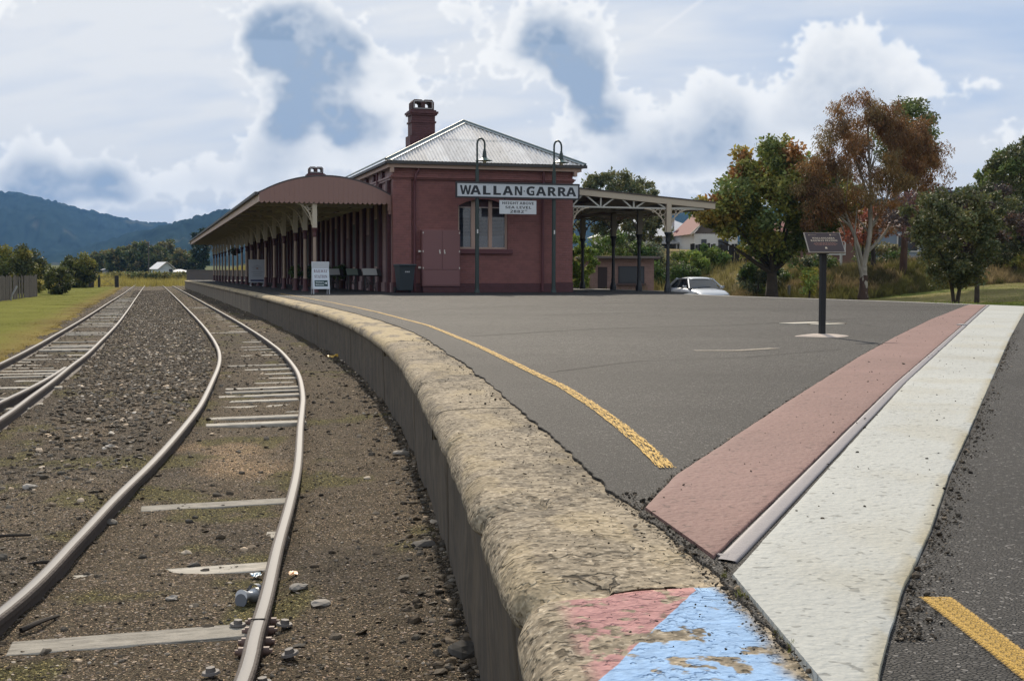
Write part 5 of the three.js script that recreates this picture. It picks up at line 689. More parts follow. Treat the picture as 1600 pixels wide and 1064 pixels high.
// ------------------------------------------------------------ hills
{
  const az = []; for (let a = -62; a < 80;) { az.push(a); a += (a > -7.5 && a < 6) || (a > 21 && a < 38.5) ? 0.07 : 0.6; }
  const farEl = [[-40, 3.5], [-9, 3.5], [-5.4, 3.25], [-4.4, 3.1], [-3.2, 2.78], [-2, 2.5], [-1.2, 2.32], [0, 2.1], [2, 2.0], [6, 1.8], [80, 1.8]], nearEl = [[-62, 1.0], [-6, 0.7], [-3, 0.95], [-1.5, 1.35], [0.6, 1.9], [2, 2.28], [3.3, 2.58], [6, 2.8], [12, 2.8], [20, 2.65], [24, 2.7], [30, 2.9], [35.4, 3.45], [45, 3.2], [80, 2.6]];
  const at = (t, a) => { for (let i = 1; i < t.length; i++) if (a <= t[i][0]) return lerp(t[i - 1][1], t[i][1], clamp((a - t[i - 1][0]) / (t[i][0] - t[i - 1][0]))); return t[t.length - 1][1]; };
  const NR = 64, rr = (j) => 750 + 3000 * Math.pow(j / NR, 1.15), T = Math.tan(Math.PI / 180);
  const g = gridGeo(az.length - 1, NR, (i, j) => {
    const a = az[i], r = rr(j), x = r * Math.sin(a / 57.3), z = -r * Math.cos(a / 57.3), spur = fbm(a * 0.55 + 11, r * 0.0016, 4), spur2 = fbm(a * 0.9 + 3, r * 0.0012 + 5, 4);
    const hf = 3300 * at(farEl, a) * T * Math.exp(-Math.pow((r - 3300) / (r < 3300 ? 950 : 500), 2) * (0.6 + 0.9 * spur)), hn = 2200 * at(nearEl, a) * T * Math.exp(-Math.pow((r - 2200) / (r < 2200 ? 720 : 420), 2) * (0.5 + 1.1 * spur2));
    let h = Math.max(hf, hn); const tree = 9 * (vn(x * 0.09, z * 0.06) - 0.3) + 6 * (vn(x * 0.21 + 9, z * 0.13) - 0.4);
    h += tree * sst(15, 60, h) + 2; const m = fbm(x * 0.006, z * 0.004, 4), k = fbm(x * 0.03 + 4, z * 0.02, 3), clear = sst(0.62, 0.7, m) * 0.7 * sst(0.5, 0.6, fbm(a * 1.7, r * 0.004, 3));
    const t = 0.5 + 0.7 * k + 0.5 * (vn(x * 0.11, z * 0.07) - 0.5);
    return [x, Math.max(-3, h - 3), z, a, j, lerp(0.028, 0.10, clear) * t, lerp(0.046, 0.10, clear) * t, lerp(0.042, 0.07, clear) * t];
  }, true);
  tag(part(scene, 'hills', g, new THREE.MeshPhysicalMaterial({ specularIntensity: 0, vertexColors: true, roughness: 1 })), 'forested blue hills behind the station', 'hills', null, 'structure');
}

// ------------------------------------------------------------ trees
const leafMat = new THREE.MeshPhysicalMaterial({ vertexColors: true, roughness: 0.65, transmission: 0.5, thickness: 0, side: THREE.DoubleSide, specularIntensity: 0.4 });
const barkMat = (r, g, b, k = 1) => new THREE.MeshStandardMaterial({ roughness: 0.95, bumpMap: grain, bumpScale: 0.03, map: tex(128, 256, (x, y) => { const f = 0.6 + 0.8 * fbm(x / 9 + k * 5, y / 60, 4); return [r * f, g * f, b * f]; }) });
const DARKBARK = barkMat(0.055, 0.043, 0.033), GUMBARK = barkMat(0.34, 0.31, 0.27, 2);
function leaves(seed, clumps, o) {                                       // clumps [x, y, z, rx, ry, rz, n, [r, g, b]]
  const r = rng(seed); let n = 0; for (const c of clumps) { c[6] = Math.round(c[6] * 0.68); n += c[6]; } const pos = new Float32Array(n * 12), nor = new Float32Array(n * 12), col = new Float32Array(n * 12), idx = new Uint32Array(n * 6); let k = 0;
  const d = V(0, 0, 0), s = V(0, 0, 0), u = V(0, 0, 0);
  for (const [cx, cyy, cz, rx, ry, rz, cn, base] of clumps) for (let i = 0; i < cn; i++, k++) {
    let a = r() * 2 - 1, ph = r() * 6.2832, q = Math.sqrt(1 - a * a), rad = Math.pow(r(), o.fill ?? 0.42); rad *= 1 + 0.25 * (r() - 0.5);
    const x = cx + rx * rad * q * Math.cos(ph), y = cyy + ry * rad * a, z = cz + rz * rad * q * Math.sin(ph);
    d.set(r() - 0.5, (r() - 0.5) * (1 - (o.droop ?? 0)) - (o.droop ?? 0) * 0.55, r() - 0.5).normalize(); u.set(r() - 0.5, r() - 0.5 + (o.flat ?? 0.3), r() - 0.5).normalize(); s.crossVectors(d, u).normalize(); u.crossVectors(s, d);
    const L = o.len * (0.6 + 0.8 * r()), W = o.wid * (0.6 + 0.8 * r()), p = k * 12;
    pos.set([x, y, z, x + d.x * L * 0.45 + s.x * W, y + d.y * L * 0.45 + s.y * W, z + d.z * L * 0.45 + s.z * W, x + d.x * L + u.x * W * 0.2, y + d.y * L + u.y * W * 0.2, z + d.z * L + u.z * W * 0.2, x + d.x * L * 0.45 - s.x * W, y + d.y * L * 0.45 - s.y * W, z + d.z * L * 0.45 - s.z * W], p);
    const t = 1.7 + 2.3 * r(), w = r() - 0.5; for (let v = 0; v < 4; v++) { nor.set([u.x, u.y, u.z], p + v * 3); col.set([base[0] * t * (1 + 0.35 * w), base[1] * t, base[2] * t * (1 - 0.3 * w)], p + v * 3); }
    idx.set([k * 4, k * 4 + 1, k * 4 + 2, k * 4, k * 4 + 2, k * 4 + 3], k * 6);
  }
  const g = new THREE.BufferGeometry(); g.setAttribute('position', new THREE.BufferAttribute(pos, 3)); g.setAttribute('normal', new THREE.BufferAttribute(nor, 3)); g.setAttribute('color', new THREE.BufferAttribute(col, 3)); g.setIndex(new THREE.BufferAttribute(idx, 1)); return g;
}
function boughs(seed, tips, fork, r0, opts = {}) {                       // limbs from the fork out to clump centres, shared by neighbours
  const r = rng(seed), out = []; for (const [tx, ty, tz] of tips) { const m = opts.mid ?? 0.5, b = opts.up ?? 0.12; out.push(limb([fork, [lerp(fork[0], tx, m * 0.6) + (r() - 0.5) * 0.3, lerp(fork[1], ty, m * 0.75) + b * Math.abs(tx - fork[0]) * -0.2, lerp(fork[2], tz, m * 0.6) + (r() - 0.5) * 0.3], [lerp(fork[0], tx, 0.75) + (r() - 0.5) * 0.3, lerp(fork[1], ty, 0.85), lerp(fork[2], tz, 0.75)], [tx, ty, tz]], r0 * (0.6 + 0.4 * r()), 0.012, 7, 5)); } return out;
}
function crownClumps(seed, n, [cx, cyy, cz], [rx, ry, rz], size, per, cols, shape = 1) {  // clumps spread through a lumpy dome
  const r = rng(seed), out = []; for (let i = 0; i < n; i++) { const a = 1 - 2 * (i + 0.5) / n, ph = i * 2.39996 + r() * 0.7, q = Math.sqrt(1 - a * a), rad = 0.38 + 0.62 * Math.pow(r(), 0.5), k = size * (0.7 + 0.6 * r()), wide = a < 0 ? 1 - 0.25 * shape * -a : 1; const c = cols[Math.floor(r() * cols.length)]; out.push([cx + rx * rad * q * Math.cos(ph) * wide, cyy + ry * rad * a, cz + rz * rad * q * Math.sin(ph) * wide, k, k * 0.78, k, Math.round(per * (0.7 + 0.6 * r())), c]); } return out;
}
function tree(name, label, x, z, yb, clumps, leaf, trunkParts, bark, seed, group) {
  const t = thing(name, label, name.includes('shrub') || name.includes('bush') ? 'shrub' : 'tree', [x, yb, z], 0, group);
  if (trunkParts) part(t, 'trunk', trunkParts, bark ?? DARKBARK); part(t, 'crown', leaves(seed, clumps, leaf), leafMat); return t;
}
const GR = [[0.078, 0.092, 0.026], [0.064, 0.082, 0.026], [0.105, 0.106, 0.026], [0.14, 0.112, 0.028], [0.135, 0.074, 0.028]];
{ // broad deciduous tree turning yellow and orange
  const cl = [...crownClumps(11, 60, [-0.1, 3.55, 0], [2.95, 1.95, 2.6], 0.62, 640, [GR[0], GR[1], GR[1], GR[2], GR[2]]), ...crownClumps(12, 20, [0.15, 4.9, 0], [1.7, 1.15, 1.5], 0.48, 520, [GR[2], GR[3], GR[0], GR[4]]), ...crownClumps(13, 14, [-2.5, 3.3, 0.6], [0.9, 0.8, 0.9], 0.4, 380, [GR[3], GR[4], GR[2]])];
  cl.push([0.5, 6.0, 0, 0.25, 0.35, 0.25, 160, GR[2]], [0.1, 5.75, 0.1, 0.3, 0.3, 0.3, 160, GR[2]], [-1.2, 5.35, 0, 0.3, 0.28, 0.3, 160, GR[4]], [-1.7, 4.8, 0.3, 0.35, 0.35, 0.35, 220, GR[4]]);
  const f = [0, 1.0, 0]; tree('broad_tree', 'broad leafy tree turning yellow and orange, right of the parked car', 26.35, -50.9, 0.35, cl, { len: 0.16, wid: 0.055, fill: 0.5 }, [limb([[0, -0.3, 0], [0.02, 0.4, 0], f], 0.26, 0.2, 6, 9, 0.3), ...boughs(14, [[-2.2, 3.0, 0.4], [-1.3, 4.6, -0.3], [0.3, 5.4, 0.2], [1.5, 4.3, -0.4], [2.4, 3.0, 0.3], [-2.4, 2.2, 0.2], [0.6, 4.2, 1.5], [-0.5, 4, -1.6], [1.9, 2.4, -1], [-1, 3.2, 1.5]], f, 0.13)], DARKBARK, 21).scale.set(1.12, 1.14, 1.12);
}
{ // tall gum with brown, dying foliage
  const BR = [[0.1, 0.055, 0.023], [0.085, 0.047, 0.021], [0.116, 0.068, 0.027], [0.079, 0.049, 0.023], [0.095, 0.068, 0.029]];
  const spots = [[-0.1, 8.05, 0], [0.55, 7.75, 0.3], [-0.65, 7.5, -0.2], [-1.2, 7.0, 0.3], [1.2, 7.1, -0.3], [1.75, 7.2, 0.4], [0.2, 7.1, 0.6], [0.3, 6.6, -0.8], [2.3, 6.6, 0], [-1.7, 6.5, 0], [-1.1, 6.1, 0.8], [1.3, 6.3, 0.9], [2.7, 5.9, -0.2], [-2.3, 4.6, 0.2], [-2.7, 4.1, 0], [-2.2, 3.9, 0.6], [-1.8, 5.0, -0.4], [-1.3, 4.4, 0.3], [-0.5, 5.4, 0.2], [0.5, 5.5, 0.9], [1.5, 5.4, 0.2], [2.3, 5.1, 0.6], [2.9, 5.0, -0.4], [3.0, 4.2, 0.1], [3.3, 3.7, 0], [2.5, 4.3, 0.5], [1.9, 4.2, -0.6], [1.2, 4.1, 0.6], [0.4, 4.2, -0.4], [-0.4, 4.3, 0.7], [-1.5, 3.4, 0.2], [-2.4, 3.3, 0.1], [-0.7, 3.6, -0.3], [1.9, 3.5, 0.4], [2.6, 3.4, -0.2], [0.9, 3.4, 0.2], [0.0, 6.2, -0.2], [-0.9, 6.8, 0.5], [0.9, 7.4, 0.6], [0.1, 7.7, 0.5], [-1.9, 5.9, 0.3], [2.0, 6.0, -0.5], [3.1, 5.4, 0.2], [-2.0, 4.3, 0.8], [0.8, 4.9, 0.3], [2.2, 6.9, 0.1], [2.6, 6.2, 0.5], [1.5, 7.0, 0.2], [1.0, 6.7, 0.4], [1.6, 4.8, 0.7], [2.2, 3.9, 0.3], [0.3, 5.0, -0.5], [-2.3, 5.2, 0.4], [-1.4, 5.6, 0.2]];
  const r = rng(5), cl = []; spots.forEach((s, i) => { const c = BR[i % 5]; for (let q = 0; q < 6; q++) { const k = 0.26 + 0.24 * r(); cl.push([s[0] * 1.06 + (r() - 0.5) * 1.05, s[1] + (r() - 0.5) * 0.85, s[2] + (r() - 0.5) * 1.3, k, k * 0.95, k, 265, c]); } });
  const limbs = [limb([[0, -0.3, 0], [0.03, 0.5, 0], [0.02, 1.3, 0]], 0.2, 0.15, 8, 9, 0.35), limb([[0.02, 1.3, 0], [0.22, 2.6, 0.1], [0.3, 4.0, 0], [0.15, 5.6, 0.1], [0.1, 7.4, 0]], 0.12, 0.025, 14, 7), limb([[0, 1.2, 0], [-0.35, 2.2, 0.1], [-0.75, 3.2, 0], [-1.3, 4.6, 0], [-1.6, 6.1, 0.2]], 0.085, 0.02, 12, 7), limb([[0.1, 1.8, 0], [0.75, 2.4, 0], [1.3, 3.0, -0.1], [2.0, 4.2, 0], [2.6, 5.5, 0]], 0.075, 0.018, 12, 7), limb([[0.25, 2.8, 0], [0.9, 4.0, 0.2], [1.3, 5.2, 0], [1.8, 6.8, 0.2]], 0.08, 0.02, 10, 6), limb([[-0.6, 2.9, 0], [-1.4, 3.4, 0.2], [-2.4, 4.0, 0]], 0.06, 0.015, 8, 6), limb([[0.3, 3.6, 0], [-0.2, 5.0, 0.1], [-0.7, 6.4, 0], [-0.9, 7.2, 0]], 0.07, 0.018, 9, 6), limb([[0, 0.6, 0], [-0.3, 1.5, 0.1], [-0.55, 2.4, 0.2], [-0.5, 3.8, 0.3]], 0.07, 0.02, 8, 6)];
  spots.forEach((s, i) => { if (i % 2) return; const from = s[0] < -0.7 ? [-0.9, Math.min(3.4, s[1] - 0.8), 0] : s[0] > 1.1 ? [1.4, Math.min(4.2, s[1] - 0.7), 0] : [0.22, Math.min(5.2, s[1] - 0.9), 0]; limbs.push(limb([from, [lerp(from[0], s[0], 0.5), lerp(from[1], s[1], 0.65), lerp(from[2], s[2], 0.5)], s], 0.035, 0.008, 5, 5)); });
  tree('gum_tree', 'tall pale-trunked gum tree with rusty brown foliage', 29.05, -47.9, 0.5, cl, { len: 0.15, wid: 0.018, droop: 0.75, fill: 0.45 }, limbs, GUMBARK, 22);
  const gt = scene.children[scene.children.length - 1]; part(gt, 'rough_bark', [limb([[0.0, -0.3, 0], [0.02, 0.4, 0], [0.03, 0.9, 0]], 0.22, 0.166, 8, 10, 0.5)], barkMat(0.075, 0.045, 0.035, 9));
}
const G2 = [[0.05, 0.055, 0.024], [0.04, 0.045, 0.02], [0.066, 0.068, 0.028], [0.09, 0.092, 0.028]];
{ // small dark tree at the right, nearest of the trees
  const cl = [...crownClumps(31, 40, [0.05, 1.7, 0], [1.3, 1.25, 1.1], 0.27, 380, [G2[0], G2[1], G2[0], G2[2]]), ...crownClumps(32, 12, [0.1, 0.75, 0], [0.8, 0.4, 0.7], 0.24, 260, [G2[1], G2[0]]), ...crownClumps(48, 16, [0.9, 2.2, 0], [0.95, 0.75, 0.9], 0.24, 260, [G2[0], G2[2], [0.04, 0.028, 0.024]]), ...crownClumps(49, 10, [-0.75, 2.35, 0], [0.6, 0.6, 0.6], 0.22, 240, [G2[0], G2[2]])];
  tree('dark_tree', 'small dark-leaved tree on the lawn near the red strip', 20.6, -29.5, 0.72, cl, { len: 0.10, wid: 0.032 }, [limb([[0.05, -0.3, 0], [-0.05, 0.3, 0], [-0.25, 0.8, 0.1], [-0.5, 1.4, 0]], 0.045, 0.02, 6, 6), limb([[0.1, -0.3, 0], [0.18, 0.3, 0], [0.4, 0.75, 0], [0.55, 1.5, 0]], 0.065, 0.02, 6, 6), limb([[0.06, -0.2, 0], [-0.02, 0.5, 0], [0.05, 1.2, 0.1]], 0.035, 0.015, 5, 6), limb([[0.5, 0.9, 0], [0.9, 1.1, 0.1], [1.2, 1.3, 0.1]], 0.02, 0.008, 4, 5)], DARKBARK, 33);
  const PU = [[0.035, 0.026, 0.024], [0.028, 0.032, 0.016], [0.052, 0.03, 0.03], [0.045, 0.05, 0.018]];
  tree('purple_tree', 'dark purple-leaved tree at the right edge of the picture', 26.9, -37.2, 0.75, [...crownClumps(34, 46, [0, 2.3, 0], [2.0, 1.35, 1.6], 0.4, 400, PU), ...crownClumps(36, 18, [-1.9, 2.6, 0], [1.5, 0.8, 1], 0.34, 300, [PU[0], PU[2]])], { len: 0.11, wid: 0.036 }, [limb([[0, -0.3, 0], [0, 0.8, 0], [0.1, 1.6, 0]], 0.09, 0.05, 5, 6), ...boughs(35, [[-1.2, 2.3, 0], [1.2, 2.4, 0.3], [0.3, 3.2, 0], [-1.9, 2.6, 0.2]], [0.05, 1.2, 0], 0.05)], DARKBARK, 37);
  tree('green_tree', 'tall green tree cut off by the right edge of the picture', 39.3, -51.6, 1.0, [...crownClumps(38, 46, [0.2, 4.6, 0], [1.75, 2.2, 1.8], 0.55, 420, [GR[0], GR[1], G2[0]]), ...crownClumps(40, 16, [0.2, 2.0, 0], [1.3, 1.1, 1], 0.45, 300, [GR[2], GR[0]])], { len: 0.17, wid: 0.055 }, [limb([[0, -0.3, 0], [0, 1.5, 0], [0.1, 4.2, 0]], 0.16, 0.06, 6, 7), ...boughs(39, [[-1, 4.2, 0], [1.1, 4.6, 0], [0.1, 6.2, 0]], [0.05, 2.4, 0], 0.07)], DARKBARK, 41);
  tree('back_gum_tree', 'dark green gum showing behind the top of the brown gum', 33.9, -52.5, 1.2, [...crownClumps(42, 40, [0.1, 6.4, 0], [1.35, 2.1, 1.3], 0.5, 420, [G2[0], G2[2], GR[1]])], { len: 0.17, wid: 0.04, droop: 0.3 }, [limb([[0, -0.3, 0], [0.1, 2.5, 0], [0.1, 6.6, 0]], 0.2, 0.05, 8, 7), ...boughs(43, [[-1, 6, 0], [0.9, 6.4, 0.3], [0.2, 8, 0]], [0.1, 4, 0], 0.08)], barkMat(0.09, 0.05, 0.035, 4), 44);
  tree('red_leaf_tree', 'slender tree with reddish leaves behind the brown gum', 33.0, -54.5, 1.4, crownClumps(45, 22, [0, 2.3, 0], [1.5, 1.0, 1.1], 0.36, 230, [[0.14, 0.055, 0.035], [0.11, 0.06, 0.03], [0.1, 0.085, 0.03]]), { len: 0.13, wid: 0.045 }, [limb([[0, -0.3, 0], [0, 1, 0], [0.05, 2.4, 0]], 0.06, 0.03, 5, 6), limb([[0.35, -0.3, 0.3], [0.4, 1, 0.3], [0.3, 2.6, 0]], 0.14, 0.06, 5, 6)], DARKBARK, 46);
}
{ // behind the canopy
  const gum = (label, x, z, y, h, w, seed, per, cols, nc = 46) => tree('distant_gum_tree', label, x, z, y, [...crownClumps(seed, nc, [0, h * 0.72, 0], [w, h * 0.28, w * 0.8], w * 0.2, per, cols), ...crownClumps(seed + 1, Math.round(nc * 0.4), [w * 0.2, h * 0.45, 0], [w * 1.1, h * 0.2, w * 0.8], w * 0.19, per, cols)], { len: 0.26, wid: 0.075, fill: 0.5 }, [limb([[0, -0.4, 0], [0.1, h * 0.3, 0], [0.1, h * 0.75, 0]], 0.22, 0.06, 7, 7), ...boughs(seed + 2, [[-w * 0.7, h * 0.7, 0], [w * 0.7, h * 0.68, 0], [0, h * 0.92, 0], [-w * 0.3, h * 0.85, 0.4]], [0.1, h * 0.42, 0], 0.1)], barkMat(0.14, 0.12, 0.1, 3), seed + 3, 'gum trees beyond the canopy');
  gum('dark gum tree rising over the canopy roof', 33.4, -90, 2.0, 7.0, 2.7, 51, 300, [G2[2], [0.05, 0.062, 0.03], G2[0]]);
  gum('lower gum tree at the right behind the canopy roof', 37.6, -93, 2.2, 5.6, 1.6, 55, 240, [G2[2], G2[0]], 30);
  gum('gum tree seen under the canopy beside the building', 27.5, -88, 1.8, 6.0, 2.2, 59, 240, [G2[0], G2[1], G2[2]], 34);
  gum('gum tree rising left of the red gabled house', 43.5, -112, 3.2, 7.5, 2.4, 63, 240, [G2[0], G2[2]], 34);
  gum('distant trees behind the plaque', 47, -82, 3.0, 6, 2.6, 67, 260, [G2[0], GR[1]], 34);
  gum('tree at the right beyond the grass bank', 56, -74, 3.4, 6, 2.6, 71, 260, [G2[0], GR[1]], 34);
  const bush = (label, x, z, y, w, h, seed, cols, n = 26, per = 320, leaf = 0.14) => tree('bush', label, x, z, y, crownClumps(seed, n, [0, h * 0.48, 0], [w, h * 0.5, w * 0.8], Math.max(0.22, w * 0.26), per, cols), { len: leaf, wid: leaf * 0.36 }, [limb([[0, -0.3, 0], [0.05, h * 0.5, 0]], 0.05, 0.03, 3, 5)], DARKBARK, seed + 1, 'bushes around the station');
  const LG = [[0.105, 0.135, 0.03], [0.13, 0.155, 0.04], [0.08, 0.11, 0.025]], MG = [[0.06, 0.085, 0.02], [0.045, 0.068, 0.018], [0.075, 0.095, 0.022]], OL = [[0.075, 0.082, 0.05], [0.06, 0.07, 0.04]];
  bush('light green bush beside the building under the canopy', 19.6, -57.2, 0.55, 0.75, 2.7, 81, LG, 30, 340, 0.11);
  bush('rounded bush behind the shed under the canopy', 24.6, -66, 0.7, 1.6, 3.2, 83, [...MG, OL[0]], 34, 360);
  bush('grey-green shrub between the two right canopy columns', 26.6, -66.2, 0.8, 1.3, 2.5, 85, [...OL, MG[1]], 28, 340);
  bush('bright green bush behind the front canopy column', 28.3, -64.3, 0.75, 1.25, 2.1, 87, [LG[2], MG[2], LG[0]], 28, 380, 0.12);
  bush('dark bush under the canopy near the car', 26.8, -62.6, 0.6, 1.4, 1.5, 89, [MG[1], G2[0]], 24, 340, 0.12);
  bush('tall hedge bush seen right of the shed', 30.2, -65.5, 1.0, 1.2, 2.3, 91, MG, 24, 340);
  bush('shrub standing below the broad tree on the bank', 27.0, -53.5, 1.0, 0.9, 1.1, 93, [OL[1], MG[1]], 18, 260);
  bush('yellow-green sapling beneath the broad tree', 26.3, -47.5, 0.5, 0.35, 1.4, 94, [LG[1], [0.17, 0.16, 0.03]], 12, 130, 0.1);
  [[28.3, -55.5, 1.3, 0.9, 'low dark shrub on the bank just right of the car'], [31.5, -56.5, 1.2, 0.8, 'rounded dark shrub on the bank beneath the broad tree'], [35.6, -57, 1.4, 0.9, 'olive shrub on the bank right of the brown gum'], [40.5, -58, 1.7, 1.1, 'wide shrub on the bank behind the small dark tree'], [45.5, -58.5, 1.6, 1.2, 'shrub at the right end of the grass bank']].forEach(([x, z, w, h, l], i) => bush(l, x, z, landY(x, z) - 0.1, w, h * 1.5, 400 + i * 3, [MG[1], OL[1], [0.09, 0.08, 0.035]], 22, 260, 0.12));
  // left side
  const YG = [[0.075, 0.078, 0.018], [0.05, 0.056, 0.016], [0.095, 0.09, 0.02], [0.035, 0.04, 0.014]];
  bush('large yellow-green bush behind the paling fence', -8.7, -95, -0.05, 2.3, 3.3, 95, YG, 46, 420, 0.17);
  bush('olive shrub against the end of the paling fence', -5.5, -88, -0.05, 1.0, 2.0, 97, [YG[3], YG[1]], 24, 300, 0.14);
  bush('round glossy bush left of the field gate', -6.1, -127, 0, 1.85, 3.2, 99, [YG[1], YG[2], YG[0], YG[3]], 40, 340, 0.2);
  bush('dark bush far left beyond the fence', -13, -99, -0.05, 2.2, 3.1, 101, YG, 30, 340, 0.18);
  const cols = [[0.045, 0.056, 0.02], [0.06, 0.065, 0.024], [0.085, 0.075, 0.03]]; const r = rng(17);
  const where = ['far left of the row', 'second from the left', 'third from the left', 'fourth from the left', 'just left of the white shed', 'behind the white shed', 'right of the white shed', 'beyond the platform end', 'dark conical one beside the awning', 'left of the conical tree'];
  [[158, 5.5, 2.6], [182, 6.0, 2.4], [200, 6.5, 2.6], [222, 7.4, 2.9], [244, 6.6, 2.6], [262, 8, 2.7], [285, 6, 2.6], [300, 6, 2.4], [315, 9.3, 1.5], [304, 4.6, 2.0]].forEach(([px, h, w], i) => { const d = i === 8 ? 230 : 255 + 30 * r(), a = Math.atan((px - 800) / 2000) + 0.277866, x = d * Math.sin(a) / Math.cos(a - 0.277866), z = -d * Math.cos(a) / Math.cos(a - 0.277866); tree('paddock_tree', 'small paddock tree at the end of the line, ' + where[i], x, z, 0.3, crownClumps(110 + i * 3, 26, [0, h * 0.58, 0], [w, h * 0.42, w], w * 0.28, 170, i === 8 ? [[0.02, 0.03, 0.016]] : cols), { len: 0.55, wid: 0.2 }, [limb([[0, -0.4, 0], [0, h * 0.5, 0]], 0.16, 0.08, 3, 5)], DARKBARK, 111 + i * 3, 'trees in the paddock beyond the line'); });
  for (let i = 0; i < 7; i++) { const d = 176 + 10 * r(), px = 176 + i * 20, a = Math.atan((px - 800) / 2000) + 0.277866, x = d * Math.sin(a) / Math.cos(a - 0.277866), z = -d * Math.cos(a) / Math.cos(a - 0.277866); tree('low_shrub', 'low scrubby bush on the bank past the track end, number ' + ['one', 'two', 'three', 'four', 'five', 'six', 'seven'][i] + ' from the left', x, z, 0.3, crownClumps(150 + i * 2, 14, [0, 0.55, 0], [1.5, 0.6, 1], 0.4, 130, [[0.08, 0.08, 0.025], [0.055, 0.062, 0.02], [0.1, 0.09, 0.03]]), { len: 0.3, wid: 0.1 }, null, null, 151 + i * 2, 'low shrubs on the bank past the track end'); }
  // pot plants under the awning
  [[8.0, -55, 0.4], [8.0, -58.4, 0.45], [8.0, -62, 0.5], [8.02, -66, 0.45], [6.6, -59.5, 0.4]].forEach(([x, z, s], i) => { const t = thing('pot_plant', 'dark leafy pot plant by the station wall, ' + ['first behind the display boards', 'second along from the boards', 'third along, opposite the columns', 'fourth, near the notice board', 'standing out from the wall'][i], 'pot plant', [x, YP, z], 0, 'pot plants under the awning'); part(t, 'pot', new THREE.LatheGeometry([[0.14, 0], [0.2, 0.34], [0.22, 0.34], [0.22, 0.38], [0.18, 0.38], [0.17, 0.32], [0, 0.32]].map((p) => new THREE.Vector2(...p)), 12), std(0.09, 0.045, 0.035, 0.8)); part(t, 'foliage', leaves(170 + i, crownClumps(171 + i, 8, [0, 0.7, 0], [s * 0.7, s * 0.7, s * 0.7], 0.17, 60, [[0.03, 0.05, 0.018], [0.045, 0.065, 0.02]]), { len: 0.16, wid: 0.035 }), leafMat); });
  const hb = thing('hanging_basket', 'dark hanging basket between the far awning columns', 'hanging basket', [5.6, 2.75, -86]); part(hb, 'basket', new THREE.SphereGeometry(0.28, 12, 8, 0, 6.3, 1.57, 1.57).translate(0, 0.1, 0), std(0.03, 0.025, 0.02, 0.9)); part(hb, 'foliage', leaves(180, crownClumps(181, 8, [0, 0.15, 0], [0.35, 0.22, 0.35], 0.16, 50, [[0.02, 0.03, 0.013]]), { len: 0.14, wid: 0.04 }), leafMat); part(hb, 'chain', [bar([0, 0.2, 0], [0, 1.25, 0], 0.012)], std(0.03, 0.03, 0.03, 0.5));
}

// ------------------------------------------------------------ grass
function tuft(seed, n, h, spread, lean) { const r = rng(seed), pos = [], idx = []; for (let i = 0; i < n; i++) { const a = r() * 6.28, d = spread * r(), x = d * Math.cos(a), z = d * Math.sin(a), w = (0.006 + 0.01 * r()) * Math.min(1, h * 6), hh = h * (0.5 + 0.6 * r()), b = r() * 6.28, lx = Math.cos(b) * lean * hh, lz = Math.sin(b) * lean * hh, k = pos.length / 3; pos.push(x - w, 0, z, x + w, 0, z, x + lx * 0.4 + w * 0.7, hh * 0.6, z + lz * 0.4, x + lx * 0.4 - w * 0.7, hh * 0.6, z + lz * 0.4, x + lx, hh, z + lz); idx.push(k, k + 1, k + 2, k, k + 2, k + 3, k + 3, k + 2, k + 4); } const g = new THREE.BufferGeometry(); g.setAttribute('position', new THREE.Float32BufferAttribute(pos, 3)); g.setIndex(idx); g.computeVertexNormals(); return g; }
const bladeMat = new THREE.MeshPhysicalMaterial({ roughness: 0.9, side: THREE.DoubleSide, transmission: 0.4, thickness: 0, specularIntensity: 0.1 });
function grass(name, label, n, geo, seed, place) { const r = rng(seed), im = new THREE.InstancedMesh(geo, bladeMat, n), m = new THREE.Matrix4(), q = new THREE.Quaternion(), c = new THREE.Color(); for (let i = 0; i < n; i++) { const [x, y, z, s, cr, cg, cb] = place(r); q.setFromAxisAngle(V(0, 1, 0), r() * 6.28); m.compose(V(x, y, z), q, V(s, s * (0.7 + 0.6 * r()), s)); im.setMatrixAt(i, m); const t = 0.65 + 0.7 * r(); c.setRGB(cr * t, cg * t, cb * t); im.setColorAt(i, c); } im.name = name; im.castShadow = im.receiveShadow = true; scene.add(im); tag(im, label, null, null, 'stuff'); return im; }
grass('dry_grass', 'long dry grass on the bank behind the lawn', 15000, tuft(1, 9, 0.36, 0.16, 0.45), 201, (r) => { const x = 26 + 32 * r(), z = -49.6 - 8.5 * Math.pow(r(), 1.2), d = fbm(x * 0.5, z * 0.5, 3), g = d > 0.55 ? [0.14, 0.135, 0.045] : d > 0.44 ? [0.27, 0.21, 0.11] : [0.11, 0.10, 0.045]; return [x, landY(x, z) - 0.03, z, (0.6 + 0.8 * r()) * (x < 25 ? 0.5 : 1), ...g]; });
grass('rough_grass', 'rough grass behind the canopy and around the shed', 7000, tuft(2, 8, 0.42, 0.16, 0.35), 202, (r) => { const x = 15.5 + 17 * r(), z = -58 - 32 * r(); return [x, landY(x, z) - 0.03, z, 0.6 + 0.9 * r(), 0.25, 0.22, 0.085]; });
grass('short_grass', 'short green grass of the lawns', 26000, tuft(3, 8, 0.05, 0.14, 0.6), 203, (r) => { if (r() < 0.5) { const x = 17.95 + 30 * Math.pow(r(), 1.4), z = -24 - 26 * r(); return [x, landY(x, z) - 0.01, z, 0.7 + 0.6 * r() + (x < 18.4 && r() < 0.3 ? 1.6 : 0), 0.17, 0.21, 0.04]; } const z = -20 - 110 * Math.pow(r(), 1.4), x = -2.25 - 9 * Math.pow(r(), 1.2); return [x, 0.0, z, 0.6 + 0.5 * r(), x > -3.1 ? 0.22 : 0.20, x > -3.1 ? 0.17 : 0.215, 0.045]; });
